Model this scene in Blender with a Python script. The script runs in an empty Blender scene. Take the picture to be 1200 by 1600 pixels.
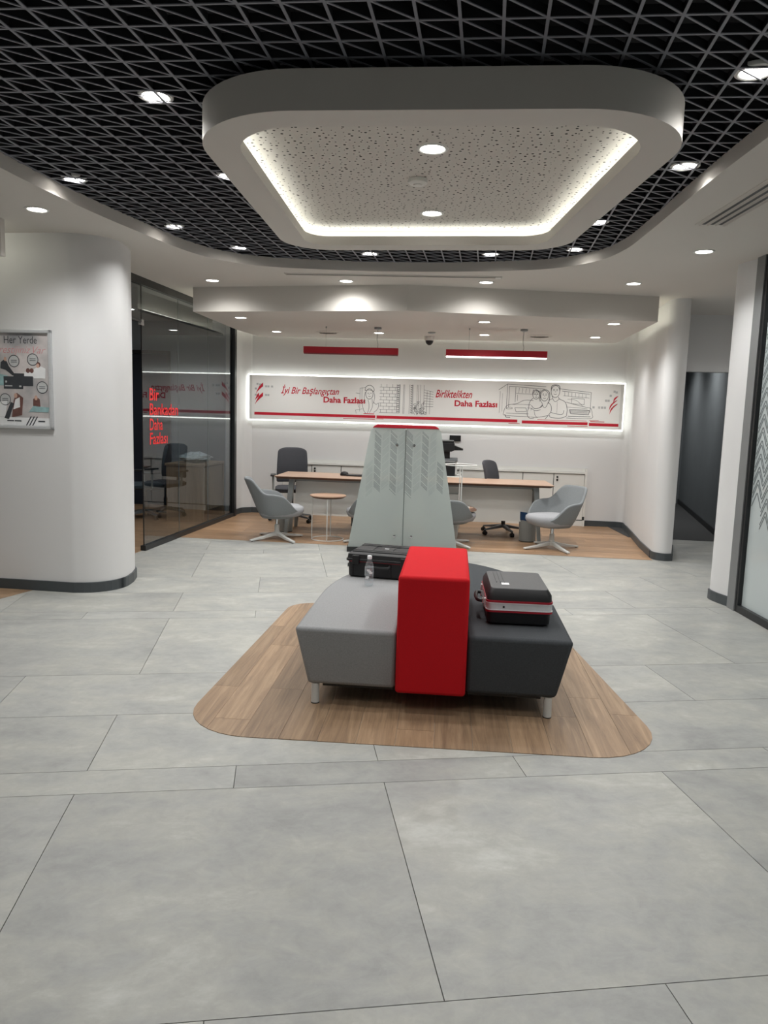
import bpy, bmesh, math, random
from math import sin, cos, pi, radians, sqrt
from mathutils import Vector, Matrix
from mathutils.geometry import tessellate_polygon
random.seed(7)
SC = bpy.context.scene
COL = SC.collection

# ------------------------------------------------------------------ camera, world, exposure
EYE = 1.55
PITCH, ROLL = radians(7.445), radians(1.689)
cd = bpy.data.cameras.new('camera')
cam = bpy.data.objects.new('camera', cd)
COL.objects.link(cam)
fw = Vector((0, cos(PITCH), -sin(PITCH)))
u0 = Vector((0, sin(PITCH), cos(PITCH)))
rt = cos(ROLL) * Vector((1, 0, 0)) + sin(ROLL) * u0
up = -sin(ROLL) * Vector((1, 0, 0)) + cos(ROLL) * u0
cam.matrix_world = Matrix(((rt.x, up.x, -fw.x, 0), (rt.y, up.y, -fw.y, 0), (rt.z, up.z, -fw.z, EYE), (0, 0, 0, 1)))
cd.sensor_fit = 'AUTO'
cd.sensor_width = 36.0
cd.lens = 36.0 * 1168.05 / 1600.0
cd.clip_start = 0.05
SC.camera = cam
w = bpy.data.worlds.new('world')
SC.world = w
w.use_nodes = True
w.node_tree.nodes['Background'].inputs[0].default_value = (0.75, 0.85, 1, 1)
w.node_tree.nodes['Background'].inputs[1].default_value = 0.02
vs = SC.view_settings
vs.view_transform = 'Standard'
vs.look = 'None'
vs.exposure = -0.08
vs.gamma = 1.0
vs.use_curve_mapping = False
# strengths of the room's own lamps
DOWN_W = 68.0       # watts of one downlight
DISC_E = 22.0       # emission of a downlight's glowing disc
COVE_E = 15.0       # LED strip hidden in a ceiling cove
HALO_E = 5.5        # LED edge of the backlit mural

# ------------------------------------------------------------------ materials
def lin(c):
    if isinstance(c, str):
        c = [int(c[i:i + 2], 16) / 255 for i in (0, 2, 4)]
    return tuple(((v / 12.92) if v <= 0.04045 else ((v + 0.055) / 1.055) ** 2.4) for v in c) + (1.0,)

def nt(name):
    m = bpy.data.materials.new(name)
    m.use_nodes = True
    t = m.node_tree
    b = t.nodes['Principled BSDF']
    return m, t, b

def mat(name, col, rough=0.5, metal=0.0, var=0.0, scale=8.0, bump=0.0, bscale=200.0, spec=0.5, emit=0.0, stretch=(1, 1, 1)):
    m, t, b = nt(name)
    N, L = t.nodes, t.links
    c = lin(col)
    b.inputs['Base Color'].default_value = c
    b.inputs['Roughness'].default_value = rough
    b.inputs['Metallic'].default_value = metal
    b.inputs['Specular IOR Level'].default_value = spec
    tc = N.new('ShaderNodeTexCoord')
    if var > 0:
        mp = N.new('ShaderNodeMapping'); mp.inputs['Scale'].default_value = stretch
        L.new(tc.outputs['Object'], mp.inputs[0])
        n = N.new('ShaderNodeTexNoise'); n.inputs['Scale'].default_value = scale; n.inputs['Detail'].default_value = 6
        L.new(mp.outputs[0], n.inputs['Vector'])
        r = N.new('ShaderNodeValToRGB')
        r.color_ramp.elements[0].position = 0.3; r.color_ramp.elements[1].position = 0.7
        r.color_ramp.elements[0].color = tuple(v * (1 - var) for v in c[:3]) + (1,)
        r.color_ramp.elements[1].color = tuple(min(1, v * (1 + var)) for v in c[:3]) + (1,)
        L.new(n.outputs['Fac'], r.inputs[0]); L.new(r.outputs[0], b.inputs['Base Color'])
    if bump > 0:
        n2 = N.new('ShaderNodeTexNoise'); n2.inputs['Scale'].default_value = bscale; n2.inputs['Detail'].default_value = 3
        L.new(tc.outputs['Object'], n2.inputs['Vector'])
        bp = N.new('ShaderNodeBump'); bp.inputs['Strength'].default_value = bump; bp.inputs['Distance'].default_value = 0.002
        L.new(n2.outputs['Fac'], bp.inputs['Height']); L.new(bp.outputs[0], b.inputs['Normal'])
    if emit > 0:
        b.inputs['Emission Color'].default_value = c
        b.inputs['Emission Strength'].default_value = emit
    return m

def tile_mat():
    m, t, b = nt('concrete_tile')
    N, L = t.nodes, t.links
    tc = N.new('ShaderNodeTexCoord'); oi = N.new('ShaderNodeObjectInfo')
    ml = N.new('ShaderNodeMath'); ml.operation = 'MULTIPLY'; ml.inputs[1].default_value = 40
    L.new(oi.outputs['Random'], ml.inputs[0])
    cb = N.new('ShaderNodeCombineXYZ'); L.new(ml.outputs[0], cb.inputs[0]); L.new(ml.outputs[0], cb.inputs[2])
    ad = N.new('ShaderNodeVectorMath'); ad.operation = 'ADD'
    L.new(tc.outputs['Object'], ad.inputs[0]); L.new(cb.outputs[0], ad.inputs[1])
    n1 = N.new('ShaderNodeTexNoise'); n1.inputs['Scale'].default_value = 2.6; n1.inputs['Detail'].default_value = 11; n1.inputs['Roughness'].default_value = 0.68
    n1.inputs['Distortion'].default_value = 0.3
    mp = N.new('ShaderNodeMapping'); mp.inputs['Scale'].default_value = (0.75, 1.25, 1)
    L.new(ad.outputs[0], mp.inputs[0]); L.new(mp.outputs[0], n1.inputs['Vector'])
    r = N.new('ShaderNodeValToRGB'); e = r.color_ramp.elements
    e[0].position = 0.30; e[0].color = lin('8a8b89'); e[1].position = 0.70; e[1].color = lin('b4b5b0')
    x = r.color_ramp.elements.new(0.46); x.color = lin('9a9b98'); x = r.color_ramp.elements.new(0.58); x.color = lin('a3a39d')
    L.new(n1.outputs['Fac'], r.inputs[0])
    n2 = N.new('ShaderNodeTexNoise'); n2.inputs['Scale'].default_value = 13; n2.inputs['Detail'].default_value = 9; n2.inputs['Roughness'].default_value = 0.72; n2.inputs['Distortion'].default_value = 0.6
    L.new(ad.outputs[0], n2.inputs['Vector'])
    mr = N.new('ShaderNodeMapRange'); mr.inputs[1].default_value = 0.3; mr.inputs[2].default_value = 0.7; mr.inputs[3].default_value = 0.90; mr.inputs[4].default_value = 1.10
    L.new(n2.outputs['Fac'], mr.inputs[0])
    mr2 = N.new('ShaderNodeMapRange'); mr2.inputs[3].default_value = 0.94; mr2.inputs[4].default_value = 1.07
    L.new(oi.outputs['Random'], mr2.inputs[0])
    mm = N.new('ShaderNodeMath'); mm.operation = 'MULTIPLY'; L.new(mr.outputs[0], mm.inputs[0]); L.new(mr2.outputs[0], mm.inputs[1])
    vm = N.new('ShaderNodeVectorMath'); vm.operation = 'SCALE'
    L.new(r.outputs[0], vm.inputs[0]); L.new(mm.outputs[0], vm.inputs['Scale'])
    L.new(vm.outputs[0], b.inputs['Base Color'])
    b.inputs['Roughness'].default_value = 0.42
    return m

def wood_mat(name, c0, c1, c2, rough=0.45, axis=0):
    m, t, b = nt(name)
    N, L = t.nodes, t.links
    tc = N.new('ShaderNodeTexCoord'); oi = N.new('ShaderNodeObjectInfo')
    ml = N.new('ShaderNodeMath'); ml.operation = 'MULTIPLY'; ml.inputs[1].default_value = 60
    L.new(oi.outputs['Random'], ml.inputs[0])
    cb = N.new('ShaderNodeCombineXYZ')
    for i in range(3): L.new(ml.outputs[0], cb.inputs[i])
    ad = N.new('ShaderNodeVectorMath'); ad.operation = 'ADD'
    L.new(tc.outputs['Object'], ad.inputs[0]); L.new(cb.outputs[0], ad.inputs[1])
    mp = N.new('ShaderNodeMapping'); s = [22, 22, 22]; s[axis] = 1.3; mp.inputs['Scale'].default_value = s
    L.new(ad.outputs[0], mp.inputs[0])
    n1 = N.new('ShaderNodeTexNoise'); n1.inputs['Scale'].default_value = 1.0; n1.inputs['Detail'].default_value = 8; n1.inputs['Roughness'].default_value = 0.7; n1.inputs['Distortion'].default_value = 1.2
    L.new(mp.outputs[0], n1.inputs['Vector'])
    r = N.new('ShaderNodeValToRGB'); e = r.color_ramp.elements
    e[0].position = 0.31; e[0].color = lin(c0); e[1].position = 0.70; e[1].color = lin(c2)
    x = e.new(0.5); x.color = lin(c1)
    L.new(n1.outputs['Fac'], r.inputs[0])
    mr2 = N.new('ShaderNodeMapRange'); mr2.inputs[3].default_value = 0.82; mr2.inputs[4].default_value = 1.18
    L.new(oi.outputs['Random'], mr2.inputs[0])
    vm = N.new('ShaderNodeVectorMath'); vm.operation = 'SCALE'
    L.new(r.outputs[0], vm.inputs[0]); L.new(mr2.outputs[0], vm.inputs['Scale'])
    L.new(vm.outputs[0], b.inputs['Base Color'])
    b.inputs['Roughness'].default_value = rough
    return m

def emit_mat(name, col, s):
    m, t, b = nt(name)
    t.nodes.remove(b)
    e = t.nodes.new('ShaderNodeEmission')
    e.inputs[0].default_value = lin(col); e.inputs[1].default_value = s
    t.links.new(e.outputs[0], t.nodes['Material Output'].inputs[0])
    return m

def tinted_glass(name, tint, refl=1.45, base=0.0):
    m, t, b = nt(name)
    N, L = t.nodes, t.links
    N.remove(b)
    tr = N.new('ShaderNodeBsdfTransparent'); tr.inputs[0].default_value = tint
    gl = N.new('ShaderNodeBsdfGlossy'); gl.inputs['Roughness'].default_value = 0.0; gl.inputs[0].default_value = (0.95, 0.97, 1, 1)
    fr = N.new('ShaderNodeFresnel'); fr.inputs[0].default_value = refl
    mx = N.new('ShaderNodeMixShader')
    ge = N.new('ShaderNodeNewGeometry'); sb = N.new('ShaderNodeMath'); sb.operation = 'SUBTRACT'; sb.inputs[0].default_value = 1.0
    L.new(ge.outputs['Backfacing'], sb.inputs[1])      # only the outer face of the sheet reflects
    mu_ = N.new('ShaderNodeMath'); mu_.operation = 'MULTIPLY'; L.new(fr.outputs[0], mu_.inputs[0]); L.new(sb.outputs[0], mu_.inputs[1])
    L.new(mu_.outputs[0], mx.inputs[0]); L.new(tr.outputs[0], mx.inputs[1]); L.new(gl.outputs[0], mx.inputs[2])
    out = mx
    if base > 0:
        df = N.new('ShaderNodeBsdfDiffuse'); df.inputs[0].default_value = (0.85, 0.88, 0.9, 1)
        out = N.new('ShaderNodeMixShader'); out.inputs[0].default_value = base
        L.new(mx.outputs[0], out.inputs[1]); L.new(df.outputs[0], out.inputs[2])
    L.new(out.outputs[0], N['Material Output'].inputs[0])
    return m

def frosted(name, col, amount=0.4, rough=0.35, gloss=0.25):
    m, t, b = nt(name)
    N, L = t.nodes, t.links
    b.inputs['Base Color'].default_value = lin(col); b.inputs['Roughness'].default_value = gloss
    tl = N.new('ShaderNodeBsdfTranslucent'); tl.inputs[0].default_value = lin(col)
    rf = N.new('ShaderNodeBsdfRefraction'); rf.inputs['Roughness'].default_value = rough; rf.inputs['IOR'].default_value = 1.05; rf.inputs[0].default_value = lin(col)
    m1 = N.new('ShaderNodeMixShader'); m1.inputs[0].default_value = 0.6
    L.new(tl.outputs[0], m1.inputs[1]); L.new(rf.outputs[0], m1.inputs[2])
    m2 = N.new('ShaderNodeMixShader'); m2.inputs[0].default_value = amount
    L.new(b.outputs[0], m2.inputs[1]); L.new(m1.outputs[0], m2.inputs[2])
    L.new(m2.outputs[0], N['Material Output'].inputs[0])
    return m

def poster_mat():
    m, t, b = nt('poster_print')
    N, L = t.nodes, t.links
    tc = N.new('ShaderNodeTexCoord')
    n = N.new('ShaderNodeTexNoise'); n.inputs['Scale'].default_value = 4; n.inputs['Detail'].default_value = 5
    L.new(tc.outputs['Object'], n.inputs['Vector'])
    r = N.new('ShaderNodeValToRGB'); e = r.color_ramp.elements
    e[0].position = 0.3; e[0].color = lin('85888c'); e[1].position = 0.65; e[1].color = lin('cfc8c6')
    L.new(n.outputs['Fac'], r.inputs[0]); L.new(r.outputs[0], b.inputs['Base Color'])
    b.inputs['Roughness'].default_value = 0.3
    return m

M = {}
M['wall'] = mat('wall_paint', 'd8d8d8', 0.75, var=0.015, scale=1.5, bump=0.04, bscale=350)
M['wallgrey'] = mat('office_wall_paint', '9aa3aa', 0.8, var=0.02, scale=2)
M['ceil'] = mat('gypsum_paint', 'cbc7c1', 0.8, var=0.012, scale=1.2)
M['perf'] = mat('perforated_board', 'cdc9c2', 0.8, var=0.012, scale=3)
M['hole'] = mat('hole_dark', '4c4b48', 0.9, var=0.1, scale=30)
M['base'] = mat('baseboard_grey', '43484b', 0.45, var=0.04, scale=10)
M['tile'] = tile_mat()
M['grout'] = mat('grout', '4c4c4a', 0.9, var=0.1, scale=30)
M['plank'] = wood_mat('oak_plank', '735d49', '8d745b', 'a58b6f', 0.42)
M['plankb'] = wood_mat('oak_plank_desk_area', '7d6048', '9a7a5c', 'b39477', 0.4)
M['desktop'] = wood_mat('desk_veneer', '957865', 'a68974', 'b59a87', 0.4)
M['deskedge'] = wood_mat('desk_edge', '4b3325', '5b4030', '6a4c3a', 0.5)
M['deskdark'] = wood_mat('office_desk_veneer', '7d6850', '947c62', 'a38b70', 0.45, axis=2)
M['slat'] = mat('grid_slat_metal', '80828a', 0.5, metal=0.0, var=0.05, scale=6)
M['webshade'] = mat('grid_web_shade', '1b1c20', 0.7, var=0.08, scale=6)  # unlit sides of the slats, their shade put into the colour
M['void'] = mat('void_paint', '06080f', 0.9, var=0.15, scale=3)
M['black'] = mat('black_plastic', '111214', 0.42, var=0.1, scale=20)
M['blackmat'] = mat('black_frame', '1d1f21', 0.4, var=0.08, scale=15)
M['navy'] = mat('dark_blue_door', '16202f', 0.5, var=0.08, scale=6)
M['darkgrey'] = mat('dark_grey_wall', '787d80', 0.45, var=0.05, scale=3)
M['carpet'] = mat('dark_carpet', '3a3b3c', 0.95, var=0.15, scale=60, bump=0.3)
M['alu'] = mat('aluminium', 'c6c8ca', 0.32, metal=0.25, var=0.03, scale=10, stretch=(1, 1, 12))
M['jamb'] = mat('grey_jamb', '77797a', 0.45, var=0.03, scale=10)
M['white'] = mat('white_lacquer', 'dadad6', 0.45, var=0.015, scale=4)
M['whitemetal'] = mat('white_metal', 'cfd0cd', 0.4, var=0.03, scale=10)
M['greymetal'] = mat('grey_metal', '8d9190', 0.4, var=0.04, scale=8)
M['greyped'] = mat('grey_pedestal', '6d7174', 0.5, var=0.04, scale=8)
M['fabl'] = mat('light_grey_fabric', '8c8d8e', 0.92, var=0.10, scale=160, bump=0.35, bscale=500, spec=0.2)
M['fabd'] = mat('dark_grey_fabric', '404346', 0.9, var=0.12, scale=160, bump=0.3, bscale=500, spec=0.2)
M['fabr'] = mat('red_fabric', 'b9141d', 0.85, var=0.06, scale=160, bump=0.3, bscale=500, spec=0.2)
M['chairfab'] = mat('armchair_fabric', '838789', 0.9, var=0.06, scale=120, bump=0.25, bscale=400, spec=0.2)
M['chairfab2'] = mat('armchair_seat_fabric', '9b9c9f', 0.9, var=0.06, scale=120, bump=0.25, bscale=400, spec=0.2)
M['mesh'] = mat('office_mesh', '3a3b40', 0.8, var=0.15, scale=180, bump=0.3, bscale=600)
M['redlac'] = mat('red_lacquer', 'b01a2c', 0.4, var=0.03, scale=6)
M['redprint'] = mat('red_print', 'c4152f', 0.5, var=0.02, scale=9)
M['redvinyl'] = mat('red_vinyl', 'e6262a', 0.5, var=0.02, scale=9)
M['greyprint'] = mat('grey_print', 'b9bbbb', 0.6, var=0.05, scale=20)
M['lineprint'] = mat('line_print', '55585b', 0.6, var=0.1, scale=30)
M['muralp'] = mat('mural_print', 'efefec', 0.5, var=0.01, scale=3)
M['chev'] = mat('chevron_vinyl', '5c6467', 0.5, var=0.08, scale=20)
M['chevl'] = mat('chevron_vinyl_pale', '929b9b', 0.5, var=0.05, scale=20)
M['chevm'] = mat('chevron_vinyl_mid', '586063', 0.5, var=0.05, scale=20)
M['glassL'] = tinted_glass('smoked_glass', (0.70, 0.74, 0.76, 1), 1.75)
M['glassE'] = mat('glass_edge', '6f7d7f', 0.3, var=0.03, scale=20)
M['glassR'] = frosted('film_glass', 'c3cccd', 0.06, 0.4, 0.08)
M['frost'] = frosted('frosted_screen', 'dde4e2', 0.68, 0.22, 0.2)
M['disc'] = emit_mat('lamp_disc', 'fffaf2', DISC_E)
M['led'] = emit_mat('led_strip', 'fcfff6', COVE_E)
M['led2'] = emit_mat('led_strip_soffit', 'fbfbea', COVE_E * 0.9)
M['halo'] = emit_mat('led_edge', 'fbfdf4', HALO_E)
M['lens'] = emit_mat('pendant_lens', 'ffffff', 5.0)
M['offlens'] = mat('pendant_lens_off', '7a3a3c', 0.5, var=0.05, scale=8)
M['poster'] = poster_mat()
M['ink'] = mat('poster_ink', '3a3d42', 0.5, var=0.1, scale=20)
M['inkw'] = mat('poster_white', 'e2e3e4', 0.5, var=0.03, scale=20)
M['inkp'] = mat('poster_pink', 'cf8f93', 0.5, var=0.08, scale=20)
M['inkb'] = mat('poster_brown', '6a4a44', 0.5, var=0.2, scale=40)
M['inkt'] = mat('poster_teal', '8fb0b2', 0.5, var=0.2, scale=20)
M['skin'] = mat('poster_skin', 'c39f8e', 0.5, var=0.1, scale=40)
M['bluebag'] = mat('blue_bag', '123a63', 0.35, var=0.2, scale=30, bump=0.5, bscale=40)
M['sticker'] = mat('sticker_white', 'd8dadc', 0.5, var=0.06, scale=60)
M['silver'] = mat('case_silver', 'cfd0d2', 0.35, metal=0.1, var=0.05, scale=20)
M['casered'] = mat('case_red', '9c1226', 0.5, var=0.05, scale=20)
M['case'] = mat('case_black', '17181a', 0.5, var=0.1, scale=60, bump=0.25, bscale=300)
M['casetop'] = mat('case_grey_top', '4a4b4c', 0.55, var=0.08, scale=80, bump=0.25, bscale=300)
M['clear'] = tinted_glass('clear_plastic', (0.9, 0.92, 0.93, 1), 1.6, 0.09)
M['cap'] = mat('bottle_cap', 'e4e6e8', 0.4, var=0.02, scale=20)
M['film'] = mat('plastic_wrap', 'a9b3b6', 0.15, var=0.3, scale=25, bump=0.8, bscale=30)
M['chrome'] = mat('chrome', 'c8cacc', 0.18, metal=1.0, var=0.02, scale=10)

# ------------------------------------------------------------------ mesh helpers
class MB:
    def __init__(s):
        s.v = []; s.f = []
    def add(s, vs_, fs):
        o = len(s.v); s.v += [tuple(p) for p in vs_]; s.f += [tuple(i + o for i in f) for f in fs]; return s
    def box(s, c, d, rz=0.0, tilt=None):
        x, y, z = d[0] / 2, d[1] / 2, d[2] / 2
        R = Matrix.Rotation(rz, 3, 'Z')
        if tilt: R = R @ Matrix.Rotation(tilt[1], 3, tilt[0])
        P = [R @ Vector(p) + Vector(c) for p in ((-x, -y, -z), (x, -y, -z), (x, y, -z), (-x, y, -z), (-x, -y, z), (x, -y, z), (x, y, z), (-x, y, z))]
        return s.add(P, ((3, 2, 1, 0), (4, 5, 6, 7), (0, 1, 5, 4), (1, 2, 6, 5), (2, 3, 7, 6), (3, 0, 4, 7)))
    def prism(s, poly, z0, z1):
        if area(poly) < 0: poly = poly[::-1]
        n = len(poly); V = [(p[0], p[1], z0) for p in poly] + [(p[0], p[1], z1) for p in poly]
        F = [tuple(range(n))[::-1], tuple(range(n, 2 * n))] + [(i, (i + 1) % n, n + (i + 1) % n, n + i) for i in range(n)]
        return s.add(V, F)
    def loft(s, rings, cap=True):
        n = len(rings[0]); V = [p for r in rings for p in r]; F = []
        for k in range(len(rings) - 1):
            for i in range(n):
                j = (i + 1) % n; F.append((k * n + i, k * n + j, (k + 1) * n + j, (k + 1) * n + i))
        if cap:
            F.append(tuple(range(n))[::-1]); F.append(tuple(range((len(rings) - 1) * n, len(rings) * n)))
        return s.add(V, F)
    def lathe(s, prof, n=24, c=(0, 0, 0)):
        return s.loft([[(c[0] + r * cos(2 * pi * i / n), c[1] + r * sin(2 * pi * i / n), c[2] + z) for i in range(n)] for r, z in prof])
    def tube(s, path, r, n=8, closed=False):
        P = [Vector(p) for p in path]; m = len(P); rings = []
        for k in range(m):
            a = P[(k - 1) % m] if (closed or k > 0) else P[k]; b = P[(k + 1) % m] if (closed or k < m - 1) else P[k]
            t = (b - a).normalized(); h = Vector((0, 0, 1)) if abs(t.z) < 0.9 else Vector((1, 0, 0))
            u = t.cross(h).normalized(); v = u.cross(t).normalized()
            rr = r[k] if isinstance(r, (list, tuple)) else r
            rings.append([tuple(P[k] + rr * (cos(2 * pi * i / n) * u + sin(2 * pi * i / n) * v)) for i in range(n)])
        if closed:
            rings.append(rings[0]); return s.loft(rings, False)
        return s.loft(rings)
    def bar(s, a, b, wd, ht):
        a = Vector(a); b = Vector(b); t = (b - a).normalized(); h = Vector((0, 0, 1)) if abs(t.z) < 0.95 else Vector((0, 1, 0))
        u = t.cross(h).normalized() * (wd / 2); v = u.cross(t).normalized() * (ht / 2)
        R = lambda p: [tuple(p - u - v), tuple(p + u - v), tuple(p + u + v), tuple(p - u + v)]
        return s.loft([R(a), R(b)])
    def ribbon(s, pts, wd, y=0.0):
        """flat printed stroke in the local xz plane facing -y"""
        for (x0, z0), (x1, z1) in zip(pts[:-1], pts[1:]):
            dx, dz = x1 - x0, z1 - z0; l = math.hypot(dx, dz)
            if l < 1e-6: continue
            nx, nz = -dz / l * wd / 2, dx / l * wd / 2
            s.add([(x0 - nx, y, z0 - nz), (x1 - nx, y, z1 - nz), (x1 + nx, y, z1 + nz), (x0 + nx, y, z0 + nz)], [(0, 1, 2, 3)])
        return s
    def flat(s, pts, y=0.0):
        n = len(pts); return s.add([(p[0], y, p[1]) for p in pts], [tuple(range(n))])
    def xf(s, M4):
        s.v = [tuple(M4 @ Vector(p)) for p in s.v]; return s
    def build(s, name, m, parent=None, loc=(0, 0, 0), rz=0.0, smooth=False, bevel=0.0, seg=2, solid=0.0, sub=0, angle=40):
        me = bpy.data.meshes.new(name); me.from_pydata(s.v, [], s.f); me.validate(); me.update()
        bm = bmesh.new(); bm.from_mesh(me); bmesh.ops.remove_doubles(bm, verts=bm.verts, dist=1e-5)
        if solid == 0 and len(bm.faces) > 1: bmesh.ops.recalc_face_normals(bm, faces=bm.faces)
        bm.to_mesh(me); bm.free()
        me.materials.append(M[m] if isinstance(m, str) else m)
        o = bpy.data.objects.new(name, me); COL.objects.link(o)
        if parent: o.parent = parent
        o.location = loc; o.rotation_euler = (0, 0, rz)
        if smooth:
            for p in me.polygons: p.use_smooth = True
            try: me.set_sharp_from_angle(angle=radians(angle))
            except Exception: pass
        if solid:
            q = o.modifiers.new('thickness', 'SOLIDIFY'); q.thickness = solid; q.offset = 0
        if bevel:
            q = o.modifiers.new('edge', 'BEVEL'); q.width = bevel; q.segments = seg; q.limit_method = 'ANGLE'; q.angle_limit = radians(35)
        if sub:
            q = o.modifiers.new('sub', 'SUBSURF'); q.levels = sub; q.render_levels = sub
        return o

def area(p):
    return 0.5 * sum(p[i][0] * p[(i + 1) % len(p)][1] - p[(i + 1) % len(p)][0] * p[i][1] for i in range(len(p)))

def rpoly(cs, rs, n=8):
    """polygon with rounded corners"""
    out = []; k = len(cs)
    for i in range(k):
        p = Vector(cs[i]); a = Vector(cs[i - 1]); b = Vector(cs[(i + 1) % k]); r = rs[i] if isinstance(rs, (list, tuple)) else rs
        if r <= 0: out.append((p.x, p.y)); continue
        u = (a - p).normalized(); v = (b - p).normalized()
        half = math.acos(max(-1, min(1, u.dot(v)))) / 2; d = r / math.tan(half)
        t0 = p + u * d; t1 = p + v * d; c = p + (u + v).normalized() * (r / sin(half))
        a0 = math.atan2(t0.y - c.y, t0.x - c.x); a1 = math.atan2(t1.y - c.y, t1.x - c.x); da = (a1 - a0 + pi) % (2 * pi) - pi
        out += [(c.x + r * cos(a0 + da * j / n), c.y + r * sin(a0 + da * j / n)) for j in range(n + 1)]
    return out

def clip(poly, A, B):
    """part of poly on the left of the line A->B"""
    s = lambda p: (B[0] - A[0]) * (p[1] - A[1]) - (B[1] - A[1]) * (p[0] - A[0])
    out = []
    for i in range(len(poly)):
        p, q = poly[i - 1], poly[i]; a, b = s(p), s(q)
        if (a >= 0) != (b >= 0):
            t = a / (a - b); out.append((p[0] + t * (q[0] - p[0]), p[1] + t * (q[1] - p[1])))
        if b >= 0: out.append(q)
    return out

def clip_convex(poly, reg):
    if area(reg) < 0: reg = reg[::-1]
    for i in range(len(reg)):
        if not poly: return []
        poly = clip(poly, reg[i - 1], reg[i])
    return poly if len(poly) > 2 and abs(area(poly)) > 2e-4 else []

def crom(P, n=8):
    out = []
    for i in range(len(P) - 1):
        p0 = P[max(i - 1, 0)]; p1 = P[i]; p2 = P[i + 1]; p3 = P[min(i + 2, len(P) - 1)]
        for j in range(n):
            t = j / n
            out.append(tuple(0.5 * (2 * b + (c - a) * t + (2 * a - 5 * b + 4 * c - d) * t * t + (3 * b - a - 3 * c + d) * t ** 3) for a, b, c, d in zip(p0, p1, p2, p3)))
    return out + [tuple(P[-1])]

def offset_line(pts, d):
    """shift an open polyline to its left by d"""
    out = []
    for i, p in enumerate(pts):
        a = Vector(pts[max(i - 1, 0)]); b = Vector(pts[min(i + 1, len(pts) - 1)]); t = (b - a).normalized()
        out.append((p[0] - t.y * d, p[1] + t.x * d))
    return out

def tag(o, label=None, cat=None, group=None, kind=None):
    if label: o['label'] = label
    if cat: o['category'] = cat
    if group: o['group'] = group
    if kind: o['kind'] = kind
    return o

def thing(name, label, cat, loc=(0, 0, 0), rz=0.0, group=None, kind=None):
    o = bpy.data.objects.new(name, None); COL.objects.link(o); o.location = loc; o.rotation_euler = (0, 0, rz)
    o.empty_display_size = 0.1
    return tag(o, label, cat, group, kind)

def holed_plate(outer, holes, z):
    """flat face with holes, triangulated"""
    loops = [[Vector((p[0], p[1], 0)) for p in l] for l in [outer] + holes]
    V = [(p.x, p.y, z) for l in loops for p in l]
    return MB().add(V, [tuple(t) for t in tessellate_polygon(loops)])

_tc = {}
def text_mb(body, wd, ht=None, shear=0.0, off=0.0, y=0.0, space=1.0):
    cu = bpy.data.curves.new('lettering', 'FONT'); cu.body = body; cu.size = 1.0; cu.shear = shear; cu.offset = off; cu.resolution_u = 3; cu.space_character = space
    ob = bpy.data.objects.new('lettering', cu); COL.objects.link(ob)
    dg = bpy.context.evaluated_depsgraph_get(); dg.update()
    me = bpy.data.meshes.new_from_object(ob.evaluated_get(dg))
    V = [v.co.copy() for v in me.vertices]; F = [tuple(p.vertices) for p in me.polygons]
    bpy.data.objects.remove(ob); bpy.data.curves.remove(cu); bpy.data.meshes.remove(me)
    x0 = min(v.x for v in V); x1 = max(v.x for v in V); y0 = min(v.y for v in V); y1 = max(v.y for v in V)
    k = wd / (x1 - x0); kz = k if ht is None else ht / (y1 - y0)
    return MB().add([((v.x - x0) * k, y, (v.y - y0) * kz) for v in V], F)

# ================================================================== THE SHELL
HC = 2.89            # gypsum ceiling
HG = 2.973           # underside of the open grid
HS = 2.625           # soffit over the desks
KC, KS = 0.971, 0.964
kc = lambda x, y: (x * KC, y * KC)
ks = lambda x, y: (x * KS, y * KS)

# ------------------------------------------------ floor: big concrete-look tiles laid 8 degrees off the walls
FA = radians(7.979)
floor = MB().box((0, 5.5, -0.06), (14, 17, 0.1)).build('floor', 'grout')
tag(floor, 'pale grey concrete-look tile floor of the hall', 'floor', kind='structure')
e1 = (cos(FA), sin(FA))
U0, V0, SU = 0.4499, 1.7666, 1.2563
rows = []
v = V0 - 2.6
for hgt, ph in ((1.2, 0), (0.2, .5), (0.6, 0), (0.6, .5)): rows.append((v, hgt, ph)); v += hgt
for rep in range(3):
    for hgt, ph in ((1.2, 0), (0.2, .5), (0.6, 0), (0.6, .5)): rows.append((v, hgt, ph)); v += hgt
tcache = {}
g = 0.003
for v, hgt, ph in rows:
    for k in range(-4, 5):
        u = U0 + (k + ph) * SU
        x, y = u * cos(FA) - v * sin(FA), u * sin(FA) + v * cos(FA)
        if x < -5.2 or x > 5.2 or y > 10.4: continue
        if hgt not in tcache:
            tcache[hgt] = MB().box((SU / 2, hgt / 2, -0.005), (SU - g, hgt - g, 0.01)).build('tile', 'tile', floor, (x, y, 0), FA)
        else:
            o = tcache[hgt].copy(); o.name = 'tile'; COL.objects.link(o); o.parent = floor; o.location = (x, y, 0)

def planks(parent, region, rz, width, length, m, zt=0.003, seed=1):
    rnd = random.Random(seed)
    R = lambda p: (p[0] * cos(rz) + p[1] * sin(rz), -p[0] * sin(rz) + p[1] * cos(rz))
    loc = [R(p) for p in region]
    y0 = min(p[1] for p in loc); y1 = max(p[1] for p in loc); x0 = min(p[0] for p in loc); x1 = max(p[0] for p in loc)
    y = y0 - rnd.random() * width * 0.5
    while y < y1:
        x = x0 - rnd.random() * length
        while x < x1:
            q = clip_convex([(x + .0008, y + .0008), (x + length - .0008, y + .0008), (x + length - .0008, y + width - .0008), (x + .0008, y + width - .0008)], loc)
            if q: MB().prism(q, -0.004, zt).build('plank', m, parent, rz=rz)
            x += length
        y += width

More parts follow.
